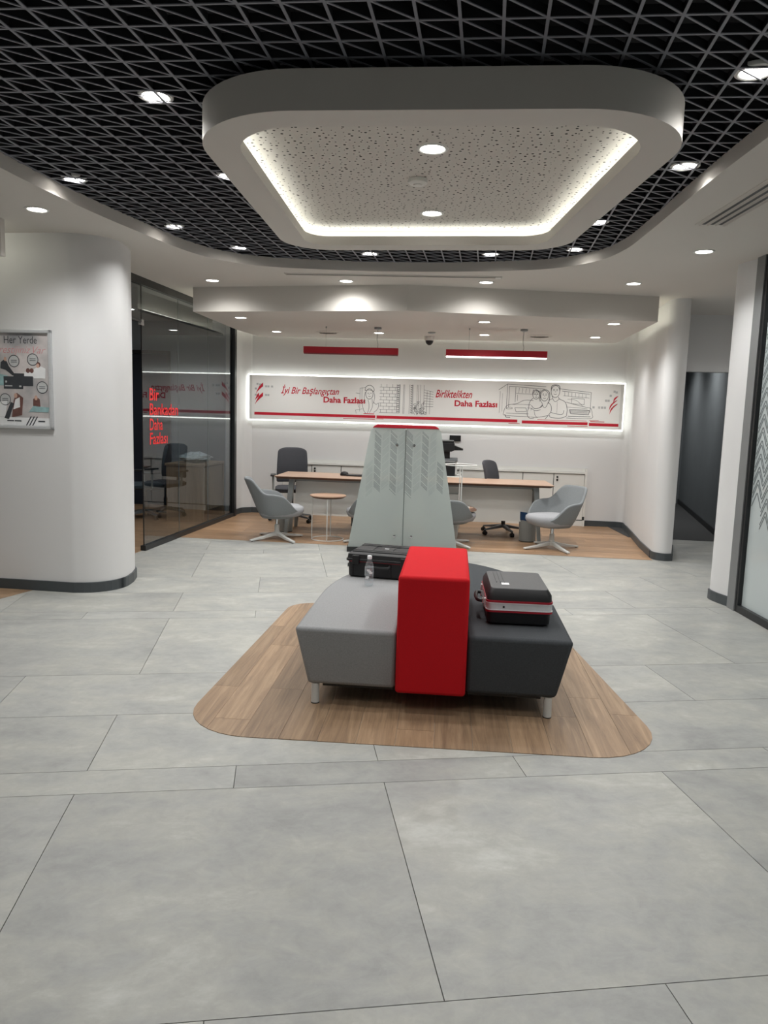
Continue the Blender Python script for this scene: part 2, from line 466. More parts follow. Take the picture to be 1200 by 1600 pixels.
patch = thing('floor', 'oak plank inlay under the waiting bench', 'floor', kind='structure')
PATCH = rpoly([(-1.0, 3.425), (1.40, 3.265), (1.285, 5.75), (-0.72, 6.0)], [0.36, 0.36, 0.3, 0.22])
planks(patch, PATCH, radians(90 - 4.5), 0.185, 1.22, 'plank', seed=3)
wfl = thing('floor', 'oak plank floor of the desk area', 'floor', kind='structure')
planks(wfl, [(-2.60, 8.945), (3.05, 8.335), (3.5, 10.95), (-2.2, 11.45)], radians(-5.6), 0.18, 1.22, 'plankb', seed=4)
ofl = thing('floor', 'oak plank floor inside the glazed office', 'floor', kind='structure')
planks(ofl, [(-5.0, 7.3), (-2.72, 7.3), (-2.24, 10.9), (-2.24, 12.0), (-5.0, 12.0)], radians(-5.6), 0.18, 1.22, 'plankb', seed=5)
lfl = thing('floor', 'oak plank floor along the wall under the poster', 'floor', kind='structure')
planks(lfl, [(-2.93, 6.12), (-3.06, 5.77), (-3.4, 5.0), (-5, 5.0), (-5, 6.4)], radians(-7), 0.18, 1.22, 'plank', seed=6)
cfl = MB().prism([(3.3, 9.96), (4.75, 9.79), (6.1, 15), (3.3, 15)], -0.005, 0.006).build('floor', 'carpet')
tag(cfl, 'dark carpet floor of the corridor', 'floor', kind='structure')

# ------------------------------------------------ walls
def densify(face, closed=False, d=0.03):
    """extra points near both ends of long straight runs, so rounded corners shade cleanly"""
    out = []; n = len(face)
    for i in range(n if closed else n - 1):
        a = Vector(face[i]); b = Vector(face[(i + 1) % n]); l = (b - a).length; out.append(tuple(a))
        if l > 0.12:
            e_ = min(d, l * 0.2); out.append(tuple(a + (b - a) * (e_ / l))); out.append(tuple(b - (b - a) * (e_ / l)))
    if not closed: out.append(tuple(face[-1]))
    return out

def ribbon_wall(name, face, thick, z0, z1, m, label, cat='wall', kind='structure', parent=None):
    """face polyline, room on the right-hand side; thickness to the left"""
    o = MB(); face = densify(face)
    b = offset_line(face, thick)
    for i in range(len(face) - 1):
        o.prism([face[i], face[i + 1], b[i + 1], b[i]], z0, z1)
    ob = o.build(name, m, parent, smooth=True, angle=25)
    if not parent: tag(ob, label, cat, kind=kind)
    return ob

def baseboard(name, face, label, h=0.085):
    f = offset_line(face, -0.014)
    o = MB()
    for i in range(len(face) - 1):
        o.prism([f[i], f[i + 1], face[i + 1], face[i]], 0, h)
    return tag(o.build(name, 'base', smooth=True, angle=25), label, 'baseboard', kind='structure')

# left block with its rounded end
LB = [(-5.0, 6.41), (-2.56, 6.095)] + [(-2.56 + 0.31 * sin(a) + 0.02, 6.41 - 0.31 * cos(a)) for a in [radians(d) for d in range(0, 91, 10)]] + [(-2.235, 6.55), (-2.265, 6.72), (-2.37, 6.92), (-2.52, 7.05), (-5.0, 7.3)]
ob = MB().prism(densify(LB, True), 0, HC).build('wall_left', 'wall', smooth=True, angle=30)
tag(ob, 'white wall with rounded end carrying the framed poster', 'wall', kind='structure')
f = [(p[0], p[1]) for p in LB[:-1]]
fo = offset_line(f, -0.016)
o = MB()
for i in range(len(f) - 1): o.prism([f[i], f[i + 1], fo[i + 1], fo[i]], 0, 0.085)
tag(o.build('baseboard_left', 'base', smooth=True, angle=25), 'dark grey baseboard around the rounded left wall', 'baseboard', kind='structure')

# back wall, wrapping from the glass partition to the corridor
W0, W1 = Vector((-2.05, 11.36)), Vector((3.35, 10.90))
WD = (W1 - W0).normalized(); WRZ = math.atan2(WD.y, WD.x)
BACK = crom([(-2.225, 10.93), (-2.19, 11.15), (-2.15, 11.27), (-2.03, 11.352)], 5)[:-1] + [(-2.03, 11.358)] + rpoly([(-2.03, 11.358), (3.505, 10.887), (3.435, 10.45)], [0, 0.1, 0], 8)[1:]
BACKL = [p for p in BACK if p[0] < -1.0]; BACKR = [p for p in BACK if p[0] > 3.0]
ribbon_wall('wall_back', BACK, 0.12, 0, HC, 'wall', 'white back wall behind the desks with the lit mural')
baseboard('baseboard_back', BACKL + [(-1.55, 11.317)], 'dark grey baseboard at the left end of the back wall')
baseboard('baseboard_back', [(2.93, 10.936)] + BACKR, 'dark grey baseboard at the right end of the back wall')
RW = [(3.438, 10.47), (3.325, 9.85), (3.195, 9.18)] + crom([(3.10, 8.56), (3.085, 8.46), (3.11, 8.37), (3.18, 8.32), (3.262, 8.335)], 4)
RWP = RW + [(3.74, 9.55), (3.9, 10.6), (3.45, 10.6)]
ob = MB().prism(densify(RWP, True), 0, HC).build('wall_right', 'wall', smooth=True, angle=25)
tag(ob, 'white right wall of the desk area ending in a rounded nose at the corridor', 'wall', kind='structure')
f = RW + [(3.5, 8.95)]
fo = offset_line(f, -0.016)
o = MB()
for i in range(len(f) - 1): o.prism([f[i], f[i + 1], fo[i + 1], fo[i]], 0, 0.085)
tag(o.build('baseboard_right', 'base', smooth=True, angle=25), 'dark grey baseboard of the right wall by the corridor', 'baseboard', kind='structure')

# corridor: header, dark wall, end
ob = MB().prism([(3.70, 9.55), (5.1, 9.42), (5.1, 9.57), (3.70, 9.7)], 2.195, HC).build('wall_header', 'wall')
tag(ob, 'white header wall above the dark corridor opening', 'wall', kind='structure')
ob = MB().prism([(4.42, 9.5), (5.72, 14.5), (5.85, 14.5), (4.55, 9.46)], 0, HC).build('wall_corridor', 'darkgrey')
tag(ob, 'dark grey corridor wall beyond the opening', 'wall', kind='structure')
ob = MB().prism([(4.405, 9.5), (5.705, 14.5), (5.72, 14.5), (4.42, 9.5)], 0, 0.09).build('baseboard_corridor', 'blackmat')
tag(ob, 'black baseboard along the corridor wall', 'baseboard', kind='structure')
ob = MB().box((4.9, 14.5, 1.45), (2.6, 0.1, 2.9)).build('wall_corridor', 'darkgrey')
tag(ob, 'dark end wall of the corridor', 'wall', kind='structure')
ob = MB().prism([(3.9, 10.6), (4.0, 10.6), (4.2, 14.5), (4.1, 14.5)], 0, HC).build('wall_corridor', 'darkgrey')
tag(ob, 'hidden inner side wall of the corridor', 'wall', kind='structure')
# right pillar
PIL = [(2.985, 6.27), (2.945, 6.42)] + crom([(2.935, 6.50), (2.945, 6.58), (3.0, 6.66), (3.09, 6.70)], 4) + [(5.0, 6.75), (5.0, 6.27)]
ob = MB().prism(densify(PIL, True), 0, HC).build('wall_pillar', 'wall', smooth=True, angle=25)
tag(ob, 'white pillar between the corridor and the patterned glass', 'wall', kind='structure')
f = PIL[:7]; fo = offset_line(f, 0.016)
o = MB()
for i in range(len(f) - 1): o.prism([f[i], f[i + 1], fo[i + 1], fo[i]], 0, 0.085)
tag(o.build('baseboard_pillar', 'base', smooth=True, angle=25), 'dark grey baseboard around the white pillar', 'baseboard', kind='structure')
ob = MB().box((4.95, 8.1, HC / 2), (0.1, 2.8, HC)).build('wall_corridor', 'wall')
tag(ob, 'wall of the corridor side bay behind the pillar', 'wall', kind='structure')
# office behind the glass
ob = MB().box((-3.6, 12.0, HC / 2), (2.9, 0.1, HC)).build('wall_office', 'wallgrey')
tag(ob, 'grey back wall of the glazed office', 'wall', kind='structure')
ob = MB().box((-5.0, 9.6, HC / 2), (0.1, 5.0, HC)).build('wall_office', 'wallgrey')
tag(ob, 'grey side wall of the glazed office', 'wall', kind='structure')
ob = MB().prism([(-2.25, 10.95), (-2.36, 10.97), (-2.36, 12.0), (-2.2, 12.0), (-2.2, 11.4), (-2.3, 11.2)], 0, HC).build('wall_office', 'wallgrey')
tag(ob, 'grey wall return between office and desk area', 'wall', kind='structure')
# rear and left of the hall, behind the camera
ob = MB().box((-0.5, -2.6, HC / 2), (9.2, 0.1, HC)).build('wall_rear', 'wall')
tag(ob, 'white wall behind the camera', 'wall', kind='structure')
ob = MB().box((-5.0, 1.9, HC / 2), (0.1, 9.1, HC)).build('wall_side', 'wall')
tag(ob, 'white side wall left of the hall', 'wall', kind='structure')

# ------------------------------------------------ gypsum ceiling with the big rounded opening
OPEN_R = [(-2.45, 0.6), (-2.46, 2.2), (-2.43, 3.6), (-2.33, 4.64), (-2.20, 5.42), (-2.02, 6.15), (-1.80, 6.87), (-1.55, 7.25), (-1.17, 7.46), (-0.6, 7.52), (-0.07, 7.53), (0.6, 7.44), (1.12, 7.31), (1.52, 7.12), (1.80, 6.75), (1.89, 6.3), (1.88, 5.75), (1.82, 4.61), (1.80, 3.83), (1.79, 2.2), (1.78, 0.6)]
OPEN = [kc(*p) for p in crom(OPEN_R, 5)]
ceil = holed_plate([(-5.1, -2.7), (6.2, -2.7), (6.2, 14.6), (-5.1, 14.6)], [OPEN], HC).build('ceiling', 'ceil')
tag(ceil, 'light gypsum ceiling with a large rounded opening', 'ceiling', kind='structure')
lo = MB(); n = len(OPEN)
oo = [kc(*p) for p in crom([(x * 1.0, y) for x, y in OPEN_R], 5)]
cx, cy = -0.25, 3.9
off = []
for i, p in enumerate(OPEN):
    a = Vector(OPEN[i - 1]); b = Vector(OPEN[(i + 1) % n]); t = (b - a).normalized(); off.append((p[0] - t.y * 0.03, p[1] + t.x * 0.03))
for i in range(n):
    j = (i + 1) % n
    lo.add([(*OPEN[i], HC), (*OPEN[j], HC), (*OPEN[j], HG + 0.005), (*OPEN[i], HG + 0.005), (*off[j], HG + 0.005), (*off[i], HG + 0.005)], [(0, 1, 2, 3), (3, 2, 4, 5)])
lo.build('opening_lip', 'ceil', ceil, smooth=True, angle=60)
vd = MB().box((0, 3.9, 3.72), (6.4, 9, 0.04))
for c, d in (((-3.2, 3.9, 3.32), (0.04, 9, 0.8)), ((3.2, 3.9, 3.32), (0.04, 9, 0.8)), ((0, -0.6, 3.32), (6.4, 0.04, 0.8)), ((0, 8.4, 3.32), (6.4, 0.04, 0.8))): vd.box(c, d)
vd.build('void_deck', 'void', ceil)

# the open grid: two families of slats and one diagonal family, each slat an object
grid = thing('ceiling_grid', 'dark open-cell triangular grid ceiling in the opening', 'ceiling', kind='structure')
ga = Vector((0.1605, -0.0155)) * KC; gb = Vector((0.0195, 0.1425)) * KC
gp = Vector((0.07, 3.017)) * KC
REG = [kc(-2.53, 0.5), kc(1.95, 0.5), kc(1.98, 6.9), kc(1.5, 7.62), kc(-1.35, 7.72), kc(-2.05, 6.9), kc(-2.45, 5.0), kc(-2.56, 3)]
def seg_clip(p, d, reg):
    if area(reg) < 0: reg = reg[::-1]
    t0, t1 = -50.0, 50.0
    for i in range(len(reg)):
        A, B = reg[i - 1], reg[i]; nx, ny = -(B[1] - A[1]), B[0] - A[0]
        den = nx * d.x + ny * d.y; num = nx * (p.x - A[0]) + ny * (p.y - A[1])
        if abs(den) < 1e-9:
            if num < 0: return None
            continue
        t = -num / den
        if den > 0: t0 = max(t0, t)
        else: t1 = min(t1, t)
    return (t0, t1) if t1 - t0 > 0.1 else None
def slat(p, d, wd, ht, z0):
    r = seg_clip(p, d.normalized(), REG)
    if not r: return
    dn = d.normalized(); a = p + dn * r[0]; L = r[1] - r[0]
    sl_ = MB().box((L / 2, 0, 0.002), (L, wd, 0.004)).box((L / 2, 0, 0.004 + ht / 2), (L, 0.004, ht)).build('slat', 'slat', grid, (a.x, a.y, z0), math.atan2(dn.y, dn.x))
    sl_.data.materials.append(M['webshade'])  # upright part takes the painted shade
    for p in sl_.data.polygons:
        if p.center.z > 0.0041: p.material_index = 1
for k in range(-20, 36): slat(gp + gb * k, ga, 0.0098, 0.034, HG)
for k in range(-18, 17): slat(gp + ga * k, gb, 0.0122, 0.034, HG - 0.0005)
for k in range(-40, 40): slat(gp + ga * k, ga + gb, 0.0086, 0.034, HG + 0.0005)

# ------------------------------------------------ soffit over the desks, lit all round from its cove
sof = thing('ceiling_soffit', 'lowered white ceiling panel over the desks with glowing edges', 'ceiling panel', kind='structure')
SF = [(-2.20, 8.57), (0.176, 7.99), (2.89, 8.27), (3.16, 10.62), (-1.90, 11.20), (-2.055, 10.40)]
MB().prism(SF, HS, HS + 0.03).build('tray', 'ceil', sof)
ins = [(-2.20, 8.57), (0.176, 7.99), (2.89, 8.27), (2.80, 8.40), (3.0, 10.5), (-1.80, 11.05), (-1.94, 10.36), (-2.09, 8.68)]
MB().prism(ins, HS + 0.03, HC + 0.002).build('fascia', 'ceil', sof)
def led_path(name, pts, parent, m, z, wd=0.012, ht=0.01):
    o = MB()
    for a, b in zip(pts[:-1], pts[1:]): o.bar((*a, z), (*b, z), wd, ht)
    return o.build(name, m, parent)
led_path('led_strip', [(-2.145, 8.75), (-2.00, 10.39), (-1.85, 11.12), (3.08, 10.56), (2.85, 8.42)], sof, 'led2', HS + 0.037)

# thin drop fascia at the far left with its own cove light
lf = MB().box((-3.95, 5.83, HS + (HC - HS) / 2), (2.2, 0.05, HC - HS), radians(-7)).build('ceiling_fascia', 'ceil')
tag(lf, 'white drop fascia hiding cove light at the far left', 'ceiling panel', kind='structure')
led_path('led_strip', [(-4.9, 6.02), (-2.95, 5.78)], lf, 'led2', HC - 0.03)

# ------------------------------------------------ the hanging ceiling island
IZ0, IZ1 = 2.764, 2.925
isl = thing('ceiling_island', 'white hanging ceiling island with rounded corners and glowing inner edge', 'ceiling panel', kind='structure')
IC = [kc(-0.955, 3.37), kc(1.335, 3.165), kc(1.275, 5.79), kc(-0.80, 6.06)]
IR = [0.52, 0.50, 0.36, 0.34]
outer = rpoly(IC, IR, 14)
def inset(poly, d):
    if area(poly) < 0: poly = poly[::-1]
    out = []
    for i, p in enumerate(poly):
        a = Vector(poly[i - 1]); b = Vector(poly[(i + 1) % len(poly)]); t = (b - a).normalized(); out.append((p[0] - t.y * d, p[1] + t.x * d))
    return out
inner = inset(outer, 0.172)
ledge = inset(outer, 0.06)
n = len(outer)
z_lip = IZ0 + 0.062
o = MB()
R0 = [[(*p, z) for p in q] for q, z in ((ledge, IZ1), (outer, IZ1), (outer, IZ0), (inner, IZ0), (inner, z_lip), (inset(outer, 0.155), z_lip), (inset(outer, 0.155), IZ0 + 0.03), (ledge, IZ0 + 0.03), (ledge, IZ1))]
o.loft(R0, False)
o.build('rim', 'ceil', isl, smooth=True, angle=35)
PZ = IZ0 + 0.125
MB().prism(inset(outer, 0.055), PZ, PZ + 0.02).build('perforated_panel', 'perf', isl)
led_path('led_strip', inset(outer, 0.115) + [inset(outer, 0.115)[0]], isl, 'led', IZ0 + 0.045, 0.012, 0.012)
ho = MB(); rnd = random.Random(5)
reg = inset(outer, 0.12); xs = [p[0] for p in reg]; ys = [p[1] for p in reg]
def inside(p, poly):
    c = False
    for i in range(len(poly)):
        a, b = poly[i - 1], poly[i]
        if (a[1] > p[1]) != (b[1] > p[1]) and p[0] < (b[0] - a[0]) * (p[1] - a[1]) / (b[1] - a[1]) + a[0]: c = not c
    return c
step = 0.042
for i in range(int((max(xs) - min(xs)) / step)):
    for j in range(int((max(ys) - min(ys)) / step)):
        p = (min(xs) + (i + .5 + rnd.uniform(-.36, .36)) * step, min(ys) + (j + .5 + rnd.uniform(-.36, .36)) * step)
        if not inside(p, reg): continue
        r = rnd.choice((0.0035, 0.0045, 0.0055, 0.0075))
        ho.add([(p[0] + r * cos(2 * pi * k / 8), p[1] + r * sin(2 * pi * k / 8), PZ - 0.0006) for k in range(8)], [tuple(range(8))[::-1]])
tag(ho.build('perforation', 'hole', isl), kind='stuff')

# ------------------------------------------------ downlights
dl_mesh = {}
def downlight(x, y, z, label, group, watts=1.0, size=1.0, spread=140):
    t = thing('downlight', label, 'ceiling light', (x, y, z), 0, group)
    if 'ring' not in dl_mesh:
        r = MB().loft([[(ra * cos(2 * pi * i / 28), ra * sin(2 * pi * i / 28), zz) for i in range(28)] for ra, zz in ((0.062, 0.012), (0.062, -0.004), (0.068, -0.007), (0.080, -0.004), (0.082, 0.0), (0.082, 0.012))], False)
        a = r.build('trim_ring', 'whitemetal', t, smooth=True)
        b = MB().lathe([(0.0005, -0.003), (0.040, -0.003), (0.0618, -0.001), (0.0618, 0.010)], 28).build('diffuser', 'disc', t)
        dl_mesh['ring'] = a; dl_mesh['disc'] = b
    else:
        for k in ('ring', 'disc'):
            c = dl_mesh[k].copy(); COL.objects.link(c); c.parent = t
    ld = bpy.data.lights.new('downlight_beam', 'SPOT'); ld.energy = DOWN_W * watts; ld.spot_size = radians(spread); ld.spot_blend = 0.85; ld.shadow_soft_size = 0.055
    ld.color = (1.0, 0.993, 0.975)
    lo_ = bpy.data.objects.new('downlight_beam', ld); COL.objects.link(lo_); lo_.parent = t; lo_.location = (0, 0, -0.012)
    return t
GG, GY, GS, GI = 'downlights in the dark grid', 'downlights in the gypsum ceiling', 'downlights in the soffit over the desks', 'downlights in the ceiling island'
for x, y, l in ((-1.153, 3.806, 'grid downlight left of the ceiling island, nearest the camera'),
                (-2.101, 5.152, 'grid downlight at the far left edge of the dark grid'),
                (-1.784, 6.373, 'grid downlight near the left edge, second from the far left corner'),
                (-1.40, 7.10, 'grid downlight in the far left corner of the dark grid'),
                (-1.046, 4.999, 'grid downlight half hidden by the left side of the ceiling island'),
                (-0.203, 7.20, 'grid downlight beyond the far edge of the island, left one of two'),
                (0.903, 7.06, 'grid downlight beyond the far edge of the island, right one of two'),
                (1.60, 6.78, 'grid downlight in the far right corner of the dark grid'),
                (1.538, 5.842, 'grid downlight touching the right side of the ceiling island'),
                (1.685, 4.564, 'grid downlight right of the island above the grille'),
                (1.511, 3.372, 'grid downlight at the upper right corner of the picture')):
    downlight(x * KC, y * KC, HG + 0.012, l, GG)
for x, y, l in ((-1.2, 1.9, 'left'), (1.3, 1.7, 'right'), (0.1, 1.0, 'nearest')):
    downlight(x * KC, y * KC, HG + 0.012, 'grid downlight overhead and outside the picture, the %s of three' % l, GG)
for x, y, l in ((-2.543, 5.57, 'gypsum ceiling downlight at the far left above the poster wall'),
                (-1.926, 8.324, 'gypsum ceiling downlight beside the glass office partition'),
                (-0.469, 8.121, 'gypsum ceiling downlight in front of the soffit, left of centre'),
                (0.985, 7.953, 'gypsum ceiling downlight in front of the soffit, right of centre'),
                (2.447, 7.781, 'gypsum ceiling downlight in front of the soffit at its right end'),
                (2.524, 6.276, 'gypsum ceiling downlight on the right between grille and pillar')):
    downlight(x * KC, y * KC, HC, l, GY, 0.62 if y > 7 else 1.0, spread=160 if y > 7 else 140)
for x, y, l in ((-3.4, 3.5, 'left of the picture by the poster wall'), (-3.4, 1.0, 'left of the camera'), (-1.5, -1.2, 'behind the camera on the left'), (1.5, -1.2, 'behind the camera on the right'), (2.4, 2.2, 'right of the camera by the glass wall'), (4.15, 8.35, 'added unseen in the bay behind the white pillar'), (4.35, 11.4, 'added unseen inside the dark corridor'), (4.7, 13.4, 'added unseen at the far end of the dark corridor')):
    downlight(x, y, HC, 'gypsum ceiling downlight ' + l, GY, 1.6 if y > 11 else 0.9)  # bay and corridor lamps are unseen, added to brighten header and corridor wall
for x, y, l in ((-1.81, 9.304, 'soffit downlight, front row, leftmost'), (-0.345, 9.207, 'soffit downlight, front row, second from the left'),
                (1.119, 9.044, 'soffit downlight, front row, third from the left'), (2.594, 8.87, 'soffit downlight, front row, rightmost'),
                (-1.594, 10.803, 'soffit downlight, rear row, leftmost'), (-0.144, 10.575, 'soffit downlight, rear row, behind the left pendant cable'),
                (1.298, 10.424, 'soffit downlight, rear row, above the right pendant'), (2.784, 10.337, 'soffit downlight, rear row, rightmost')):
    downlight(x * KS, y * KS, HS, l, GS, 1.15)
kp = (PZ - 1.55) / 1.37
for x, y, l in ((0.196, 4.079, 'nearer downlight in the perforated ceiling island'), (0.267, 5.323, 'farther downlight in the perforated ceiling island')):
    downlight(x * kp, y * kp, PZ, l, GI, 1.0)
for x, y, l in ((-3.3, 9.0, 'office downlight seen through the smoked glass, nearest'), (-3.6, 10.6, 'office downlight seen through the smoked glass, farthest')):
    downlight(x, y, HC, l, 'downlights in the glazed office', 0.7)

# smoke detector, vents, slots
t = thing('smoke_detector', 'round white smoke detector on the perforated island', 'smoke detector', (0.141 * kp, 4.593 * kp, PZ))
MB().lathe([(0.052, 0.0), (0.055, -0.008), (0.055, -0.022), (0.045, -0.03)], 24).build('body', 'white', t, smooth=True)
MB().lathe([(0.026, -0.03), (0.024, -0.035), (0.012, -0.037), (0.001, -0.037)], 24).build('sensor_grille', 'white', t, smooth=True)
def round_vent(x, y, label):
    t = thing('round_vent', label, 'air vent', (x, y, HS), 0, 'round vents in the soffit')
    for i, (ra, rb) in enumerate(((0.12, 0.165), (0.075, 0.105), (0.035, 0.062), (0.001, 0.022))):
        MB().loft([[(r * cos(2 * pi * k / 28), r * sin(2 * pi * k / 28), zz) for k in range(28)] for r, zz in ((ra, -0.012), (rb, -0.004), (rb, 0.004), (ra, -0.004))], False).build('cone_ring', 'ceil', t, smooth=True)
    MB().lathe([(0.13, -0.002), (0.13, 0.002)], 24).build('throat', 'greymetal', t)
round_vent(-0.852 * KS, 10.685 * KS, 'round white air vent behind the left red pendant')
round_vent(2.04 * KS, 10.381 * KS, 'round white air vent behind the right red pendant')
t = thing('dome_camera', 'black and white dome camera under the soffit between the pendants', 'camera', (0.552, 10.45, HS))
MB().lathe([(0.070, 0.0), (0.072, -0.03), (0.066, -0.055), (0.055, -0.06)], 28).build('housing', 'white', t, smooth=True)
MB().lathe([(0.055, -0.055), (0.050, -0.085), (0.034, -0.108), (0.014, -0.120), (0.001, -0.121)], 28).build('dome', 'black', t, smooth=True)
t = thing('ceiling_sensor', 'small round grey sensor on the soffit just before the dome camera', 'sensor', (0.552, 9.95, HS))
MB().lathe([(0.05, 0.0), (0.05, -0.012), (0.03, -0.02), (0.001, -0.02)], 20).build('housing', 'greymetal', t, smooth=True)
a = Vector(kc(-1.056, 7.80)); b = Vector(kc(1.085, 7.655)); d = b - a
t = thing('slot_diffuser', 'long thin slot air diffuser in the ceiling before the soffit', 'air vent', (a.x, a.y, HC), math.atan2(d.y, d.x))
MB().box((d.length / 2, 0.032, -0.003), (d.length + 0.03, 0.018, 0.008)).box((d.length / 2, -0.032, -0.003), (d.length + 0.03, 0.018, 0.008)).build('frame', 'ceil', t)
MB().box((d.length / 2, 0, -0.001), (d.length, 0.046, 0.004)).build('slot', 'hole', t)
MB().box((d.length - 0.02, 0, -0.006), (0.05, 0.05, 0.012)).build('end_cap', 'white', t)
a = Vector((2.075, 5.30)); b = Vector((2.06, 3.2)); d = b - a
t = thing('ceiling_grille', 'ceiling air grille with three dark slots at the right edge', 'air vent', (a.x, a.y, HC), math.atan2(d.y, d.x))
MB().box((d.length / 2, 0.085, -0.001), (d.length, 0.21, 0.004)).build('frame', 'ceil', t)
for k in range(3): MB().box((d.length / 2, 0.025 + 0.055 * k, -0.004), (d.length - 0.06, 0.026, 0.005)).build('slot', 'black', t)
for k in range(4): MB().box((d.length / 2, -0.003 + 0.055 * k, -0.008), (d.length - 0.06, 0.008, 0.016), 0, ('X', 0.5)).build('blade', 'ceil', t)

# ================================================================== GLASS PARTITION (LEFT)
GA, GB = Vector((-2.607, 8.03)), Vector((-2.222, 10.90))
gd = (GB - GA); GL = gd.length; grz = math.atan2(gd.y, gd.x)
gp_ = thing('glass_partition', 'smoked glass office partition with black frame and red slogan', 'glass wall', (GA.x, GA.y, 0), grz)
def gx(z0, z1, x0, x1, name, m, y0=-0.02, y1=0.02, **k):
    return MB().box(((x0 + x1) / 2, (y0 + y1) / 2, (z0 + z1) / 2), (x1 - x0, y1 - y0, z1 - z0)).build(name, m, gp_, **k)
gx(0, 0.055, -0.02, GL, 'bottom_rail', 'blackmat', -0.03, 0.03)
gx(HC - 0.075, HC, -1.0, GL, 'top_rail', 'blackmat', -0.03, 0.03)
gx(0, HC, GL - 0.05, GL + 0.03, 'end_post', 'blackmat', -0.04, 0.04)
sw = (GL - 0.05) / 3
for k in range(3):
    p = gx(0.055, HC - 0.075, k * sw + 0.003, (k + 1) * sw - 0.003, 'pane', 'glassL', -0.005, 0.005)
    if k: gx(0.055, HC - 0.075, k * sw - 0.0025, k * sw + 0.0025, 'joint', 'glassE', -0.004, 0.004)
gx(2.46, HC - 0.075, -1.0, -0.006, 'pane', 'glassL', -0.005, 0.005)
gx(0.055, HC - 0.075, -0.003, 0.003, 'joint', 'blackmat', -0.006, 0.006)
gx(2.40, 2.46, -0.035, 0.035, 'patch_fitting', 'chrome', -0.018, 0.018, bevel=0.004)
gx(2.43, 2.455, -1.0, -0.03, 'door_header', 'blackmat', -0.02, 0.02)
red = MB()
for txt, z, wd, hh in (('Bir', 1.625, 0.24, 0.135), ('Bankadan', 1.465, 0.76, 0.13), ('Daha', 1.30, 0.33, 0.13), ('Fazlası', 1.145, 0.46, 0.13)):
    q = text_mb(txt, wd, hh, 0.05, 0.012, -0.0065)
    q.v = [(p[0] + 0.16, p[1], p[2] + z) for p in q.v]; red.add(q.v, q.f)
tag(red.build('slogan_lettering', 'redvinyl', gp_), 'red vinyl slogan reading Bir Bankadan Daha Fazlası')

# inside the office: dark door, desk, chair, wrapped bundle
ob = thing('door_1', 'dark blue door in the back wall of the glazed office', 'door', (-3.95, 11.95, 0), 0, kind='structure')
MB().box((0, -0.01, 1.19), (0.95, 0.05, 2.38)).build('door_leaf', 'navy', ob, bevel=0.004)
MB().box((-0.5, -0.015, 1.21), (0.05, 0.07, 2.42)).box((0.5, -0.015, 1.21), (0.05, 0.07, 2.42)).box((0, -0.015, 2.41), (1.05, 0.07, 0.05)).build('door_frame', 'blackmat', ob)
MB().tube([(0.36, -0.08, 1.02), (0.30, -0.08, 1.02)], 0.009).tube([(0.36, -0.03, 1.02), (0.36, -0.08, 1.02)], 0.009).build('door_handle', 'chrome', ob)
t = thing('office_desk', 'brown veneer desk standing inside the glazed office', 'desk', (-2.69, 10.62, 0), radians(-7.6))
MB().box((0.0, 0, 0.785), (0.56, 0.86, 0.03)).build('desktop', 'deskdark', t, bevel=0.003)
MB().box((0.0, -0.40, 0.385), (0.53, 0.03, 0.77)).build('side_panel', 'deskdark', t)
MB().box((0.0, 0.40, 0.385), (0.53, 0.03, 0.77)).build('side_panel', 'deskdark', t)
MB().box((0.24, 0, 0.45), (0.02, 0.77, 0.6)).build('modesty_panel', 'deskdark', t)
wr = MB()
rnd = random.Random(3)
ringv = []
for k in range(7):
    ph = k / 6; rr = 0.16 * sin(pi * (0.12 + 0.80 * ph))
    ringv.append([((rr * cos(2 * pi * i / 14)) * 1.5 * rnd.uniform(.8, 1.15), rr * sin(2 * pi * i / 14) * rnd.uniform(.8, 1.15), 0.15 * ph * rnd.uniform(.9, 1.1)) for i in range(14)])
o = wr.loft(ringv).build('wrapped_bundle', 'film', None, (-2.66, 10.48, 0.80), 0.2)
tag(o, 'crumpled plastic-wrapped bundle lying on the office desk', 'bundle')

# ================================================================== RIGHT GLASS WALL
rg = thing('glass_wall', 'frosted glass wall with grey chevron pattern beside the pillar', 'glass wall', (2.975, 6.24, 0), radians(-90.3))
RL = 8.8
MB().box((0.05, 0.03, HC / 2), (0.13, 0.10, HC)).build('jamb', 'jamb', rg)
MB().box((0.135, 0.03, HC / 2), (0.04, 0.08, HC)).build('frame_post', 'blackmat', rg)
MB().box((RL / 2 + 0.14, 0.03, 0.03), (RL, 0.08, 0.06)).build('bottom_rail', 'blackmat', rg)
MB().box((RL / 2 + 0.14, 0.03, HC - 0.035), (RL, 0.08, 0.07)).build('top_rail', 'blackmat', rg)
for k in range(4): MB().box((0.155 + 2.2 * k + 1.1, 0.03, (HC - 0.01) / 2), (2.195, 0.012, HC - 0.13)).build('pane', 'glassR', rg)
ch = MB()
per, pitch = 0.16, 0.105
rnd = random.Random(11)
for c in range(0, 26):
    x0 = 0.165 + c * per
    ztop = 2.23 + 0.16 * sin(c * 1.9) ; zbot = 0.78 + 0.08 * cos(c * 2.3)
    k = 0
    while True:
        z = zbot + k * pitch
        if z > ztop: break
        for dz, lw in ((0.0, 0.011), (0.034, 0.011)):
            if k == 0 and c % 3 == 0 and dz == 0: continue
            ch.ribbon([(x0 + 0.004, z + dz), (x0 + per / 2 - 0.003, z + dz + 0.115)], lw, 0.0233)
            ch.ribbon([(x0 + per / 2 + 0.003, z + dz + 0.115), (x0 + per - 0.004, z + dz)], lw, 0.0233)
        k += 1
# the pane's hall side is local -y
ch.v = [(p[0], 0.0232, p[2]) for p in ch.v]
tag(ch.build('chevron_pattern', 'chev', rg), kind='stuff')
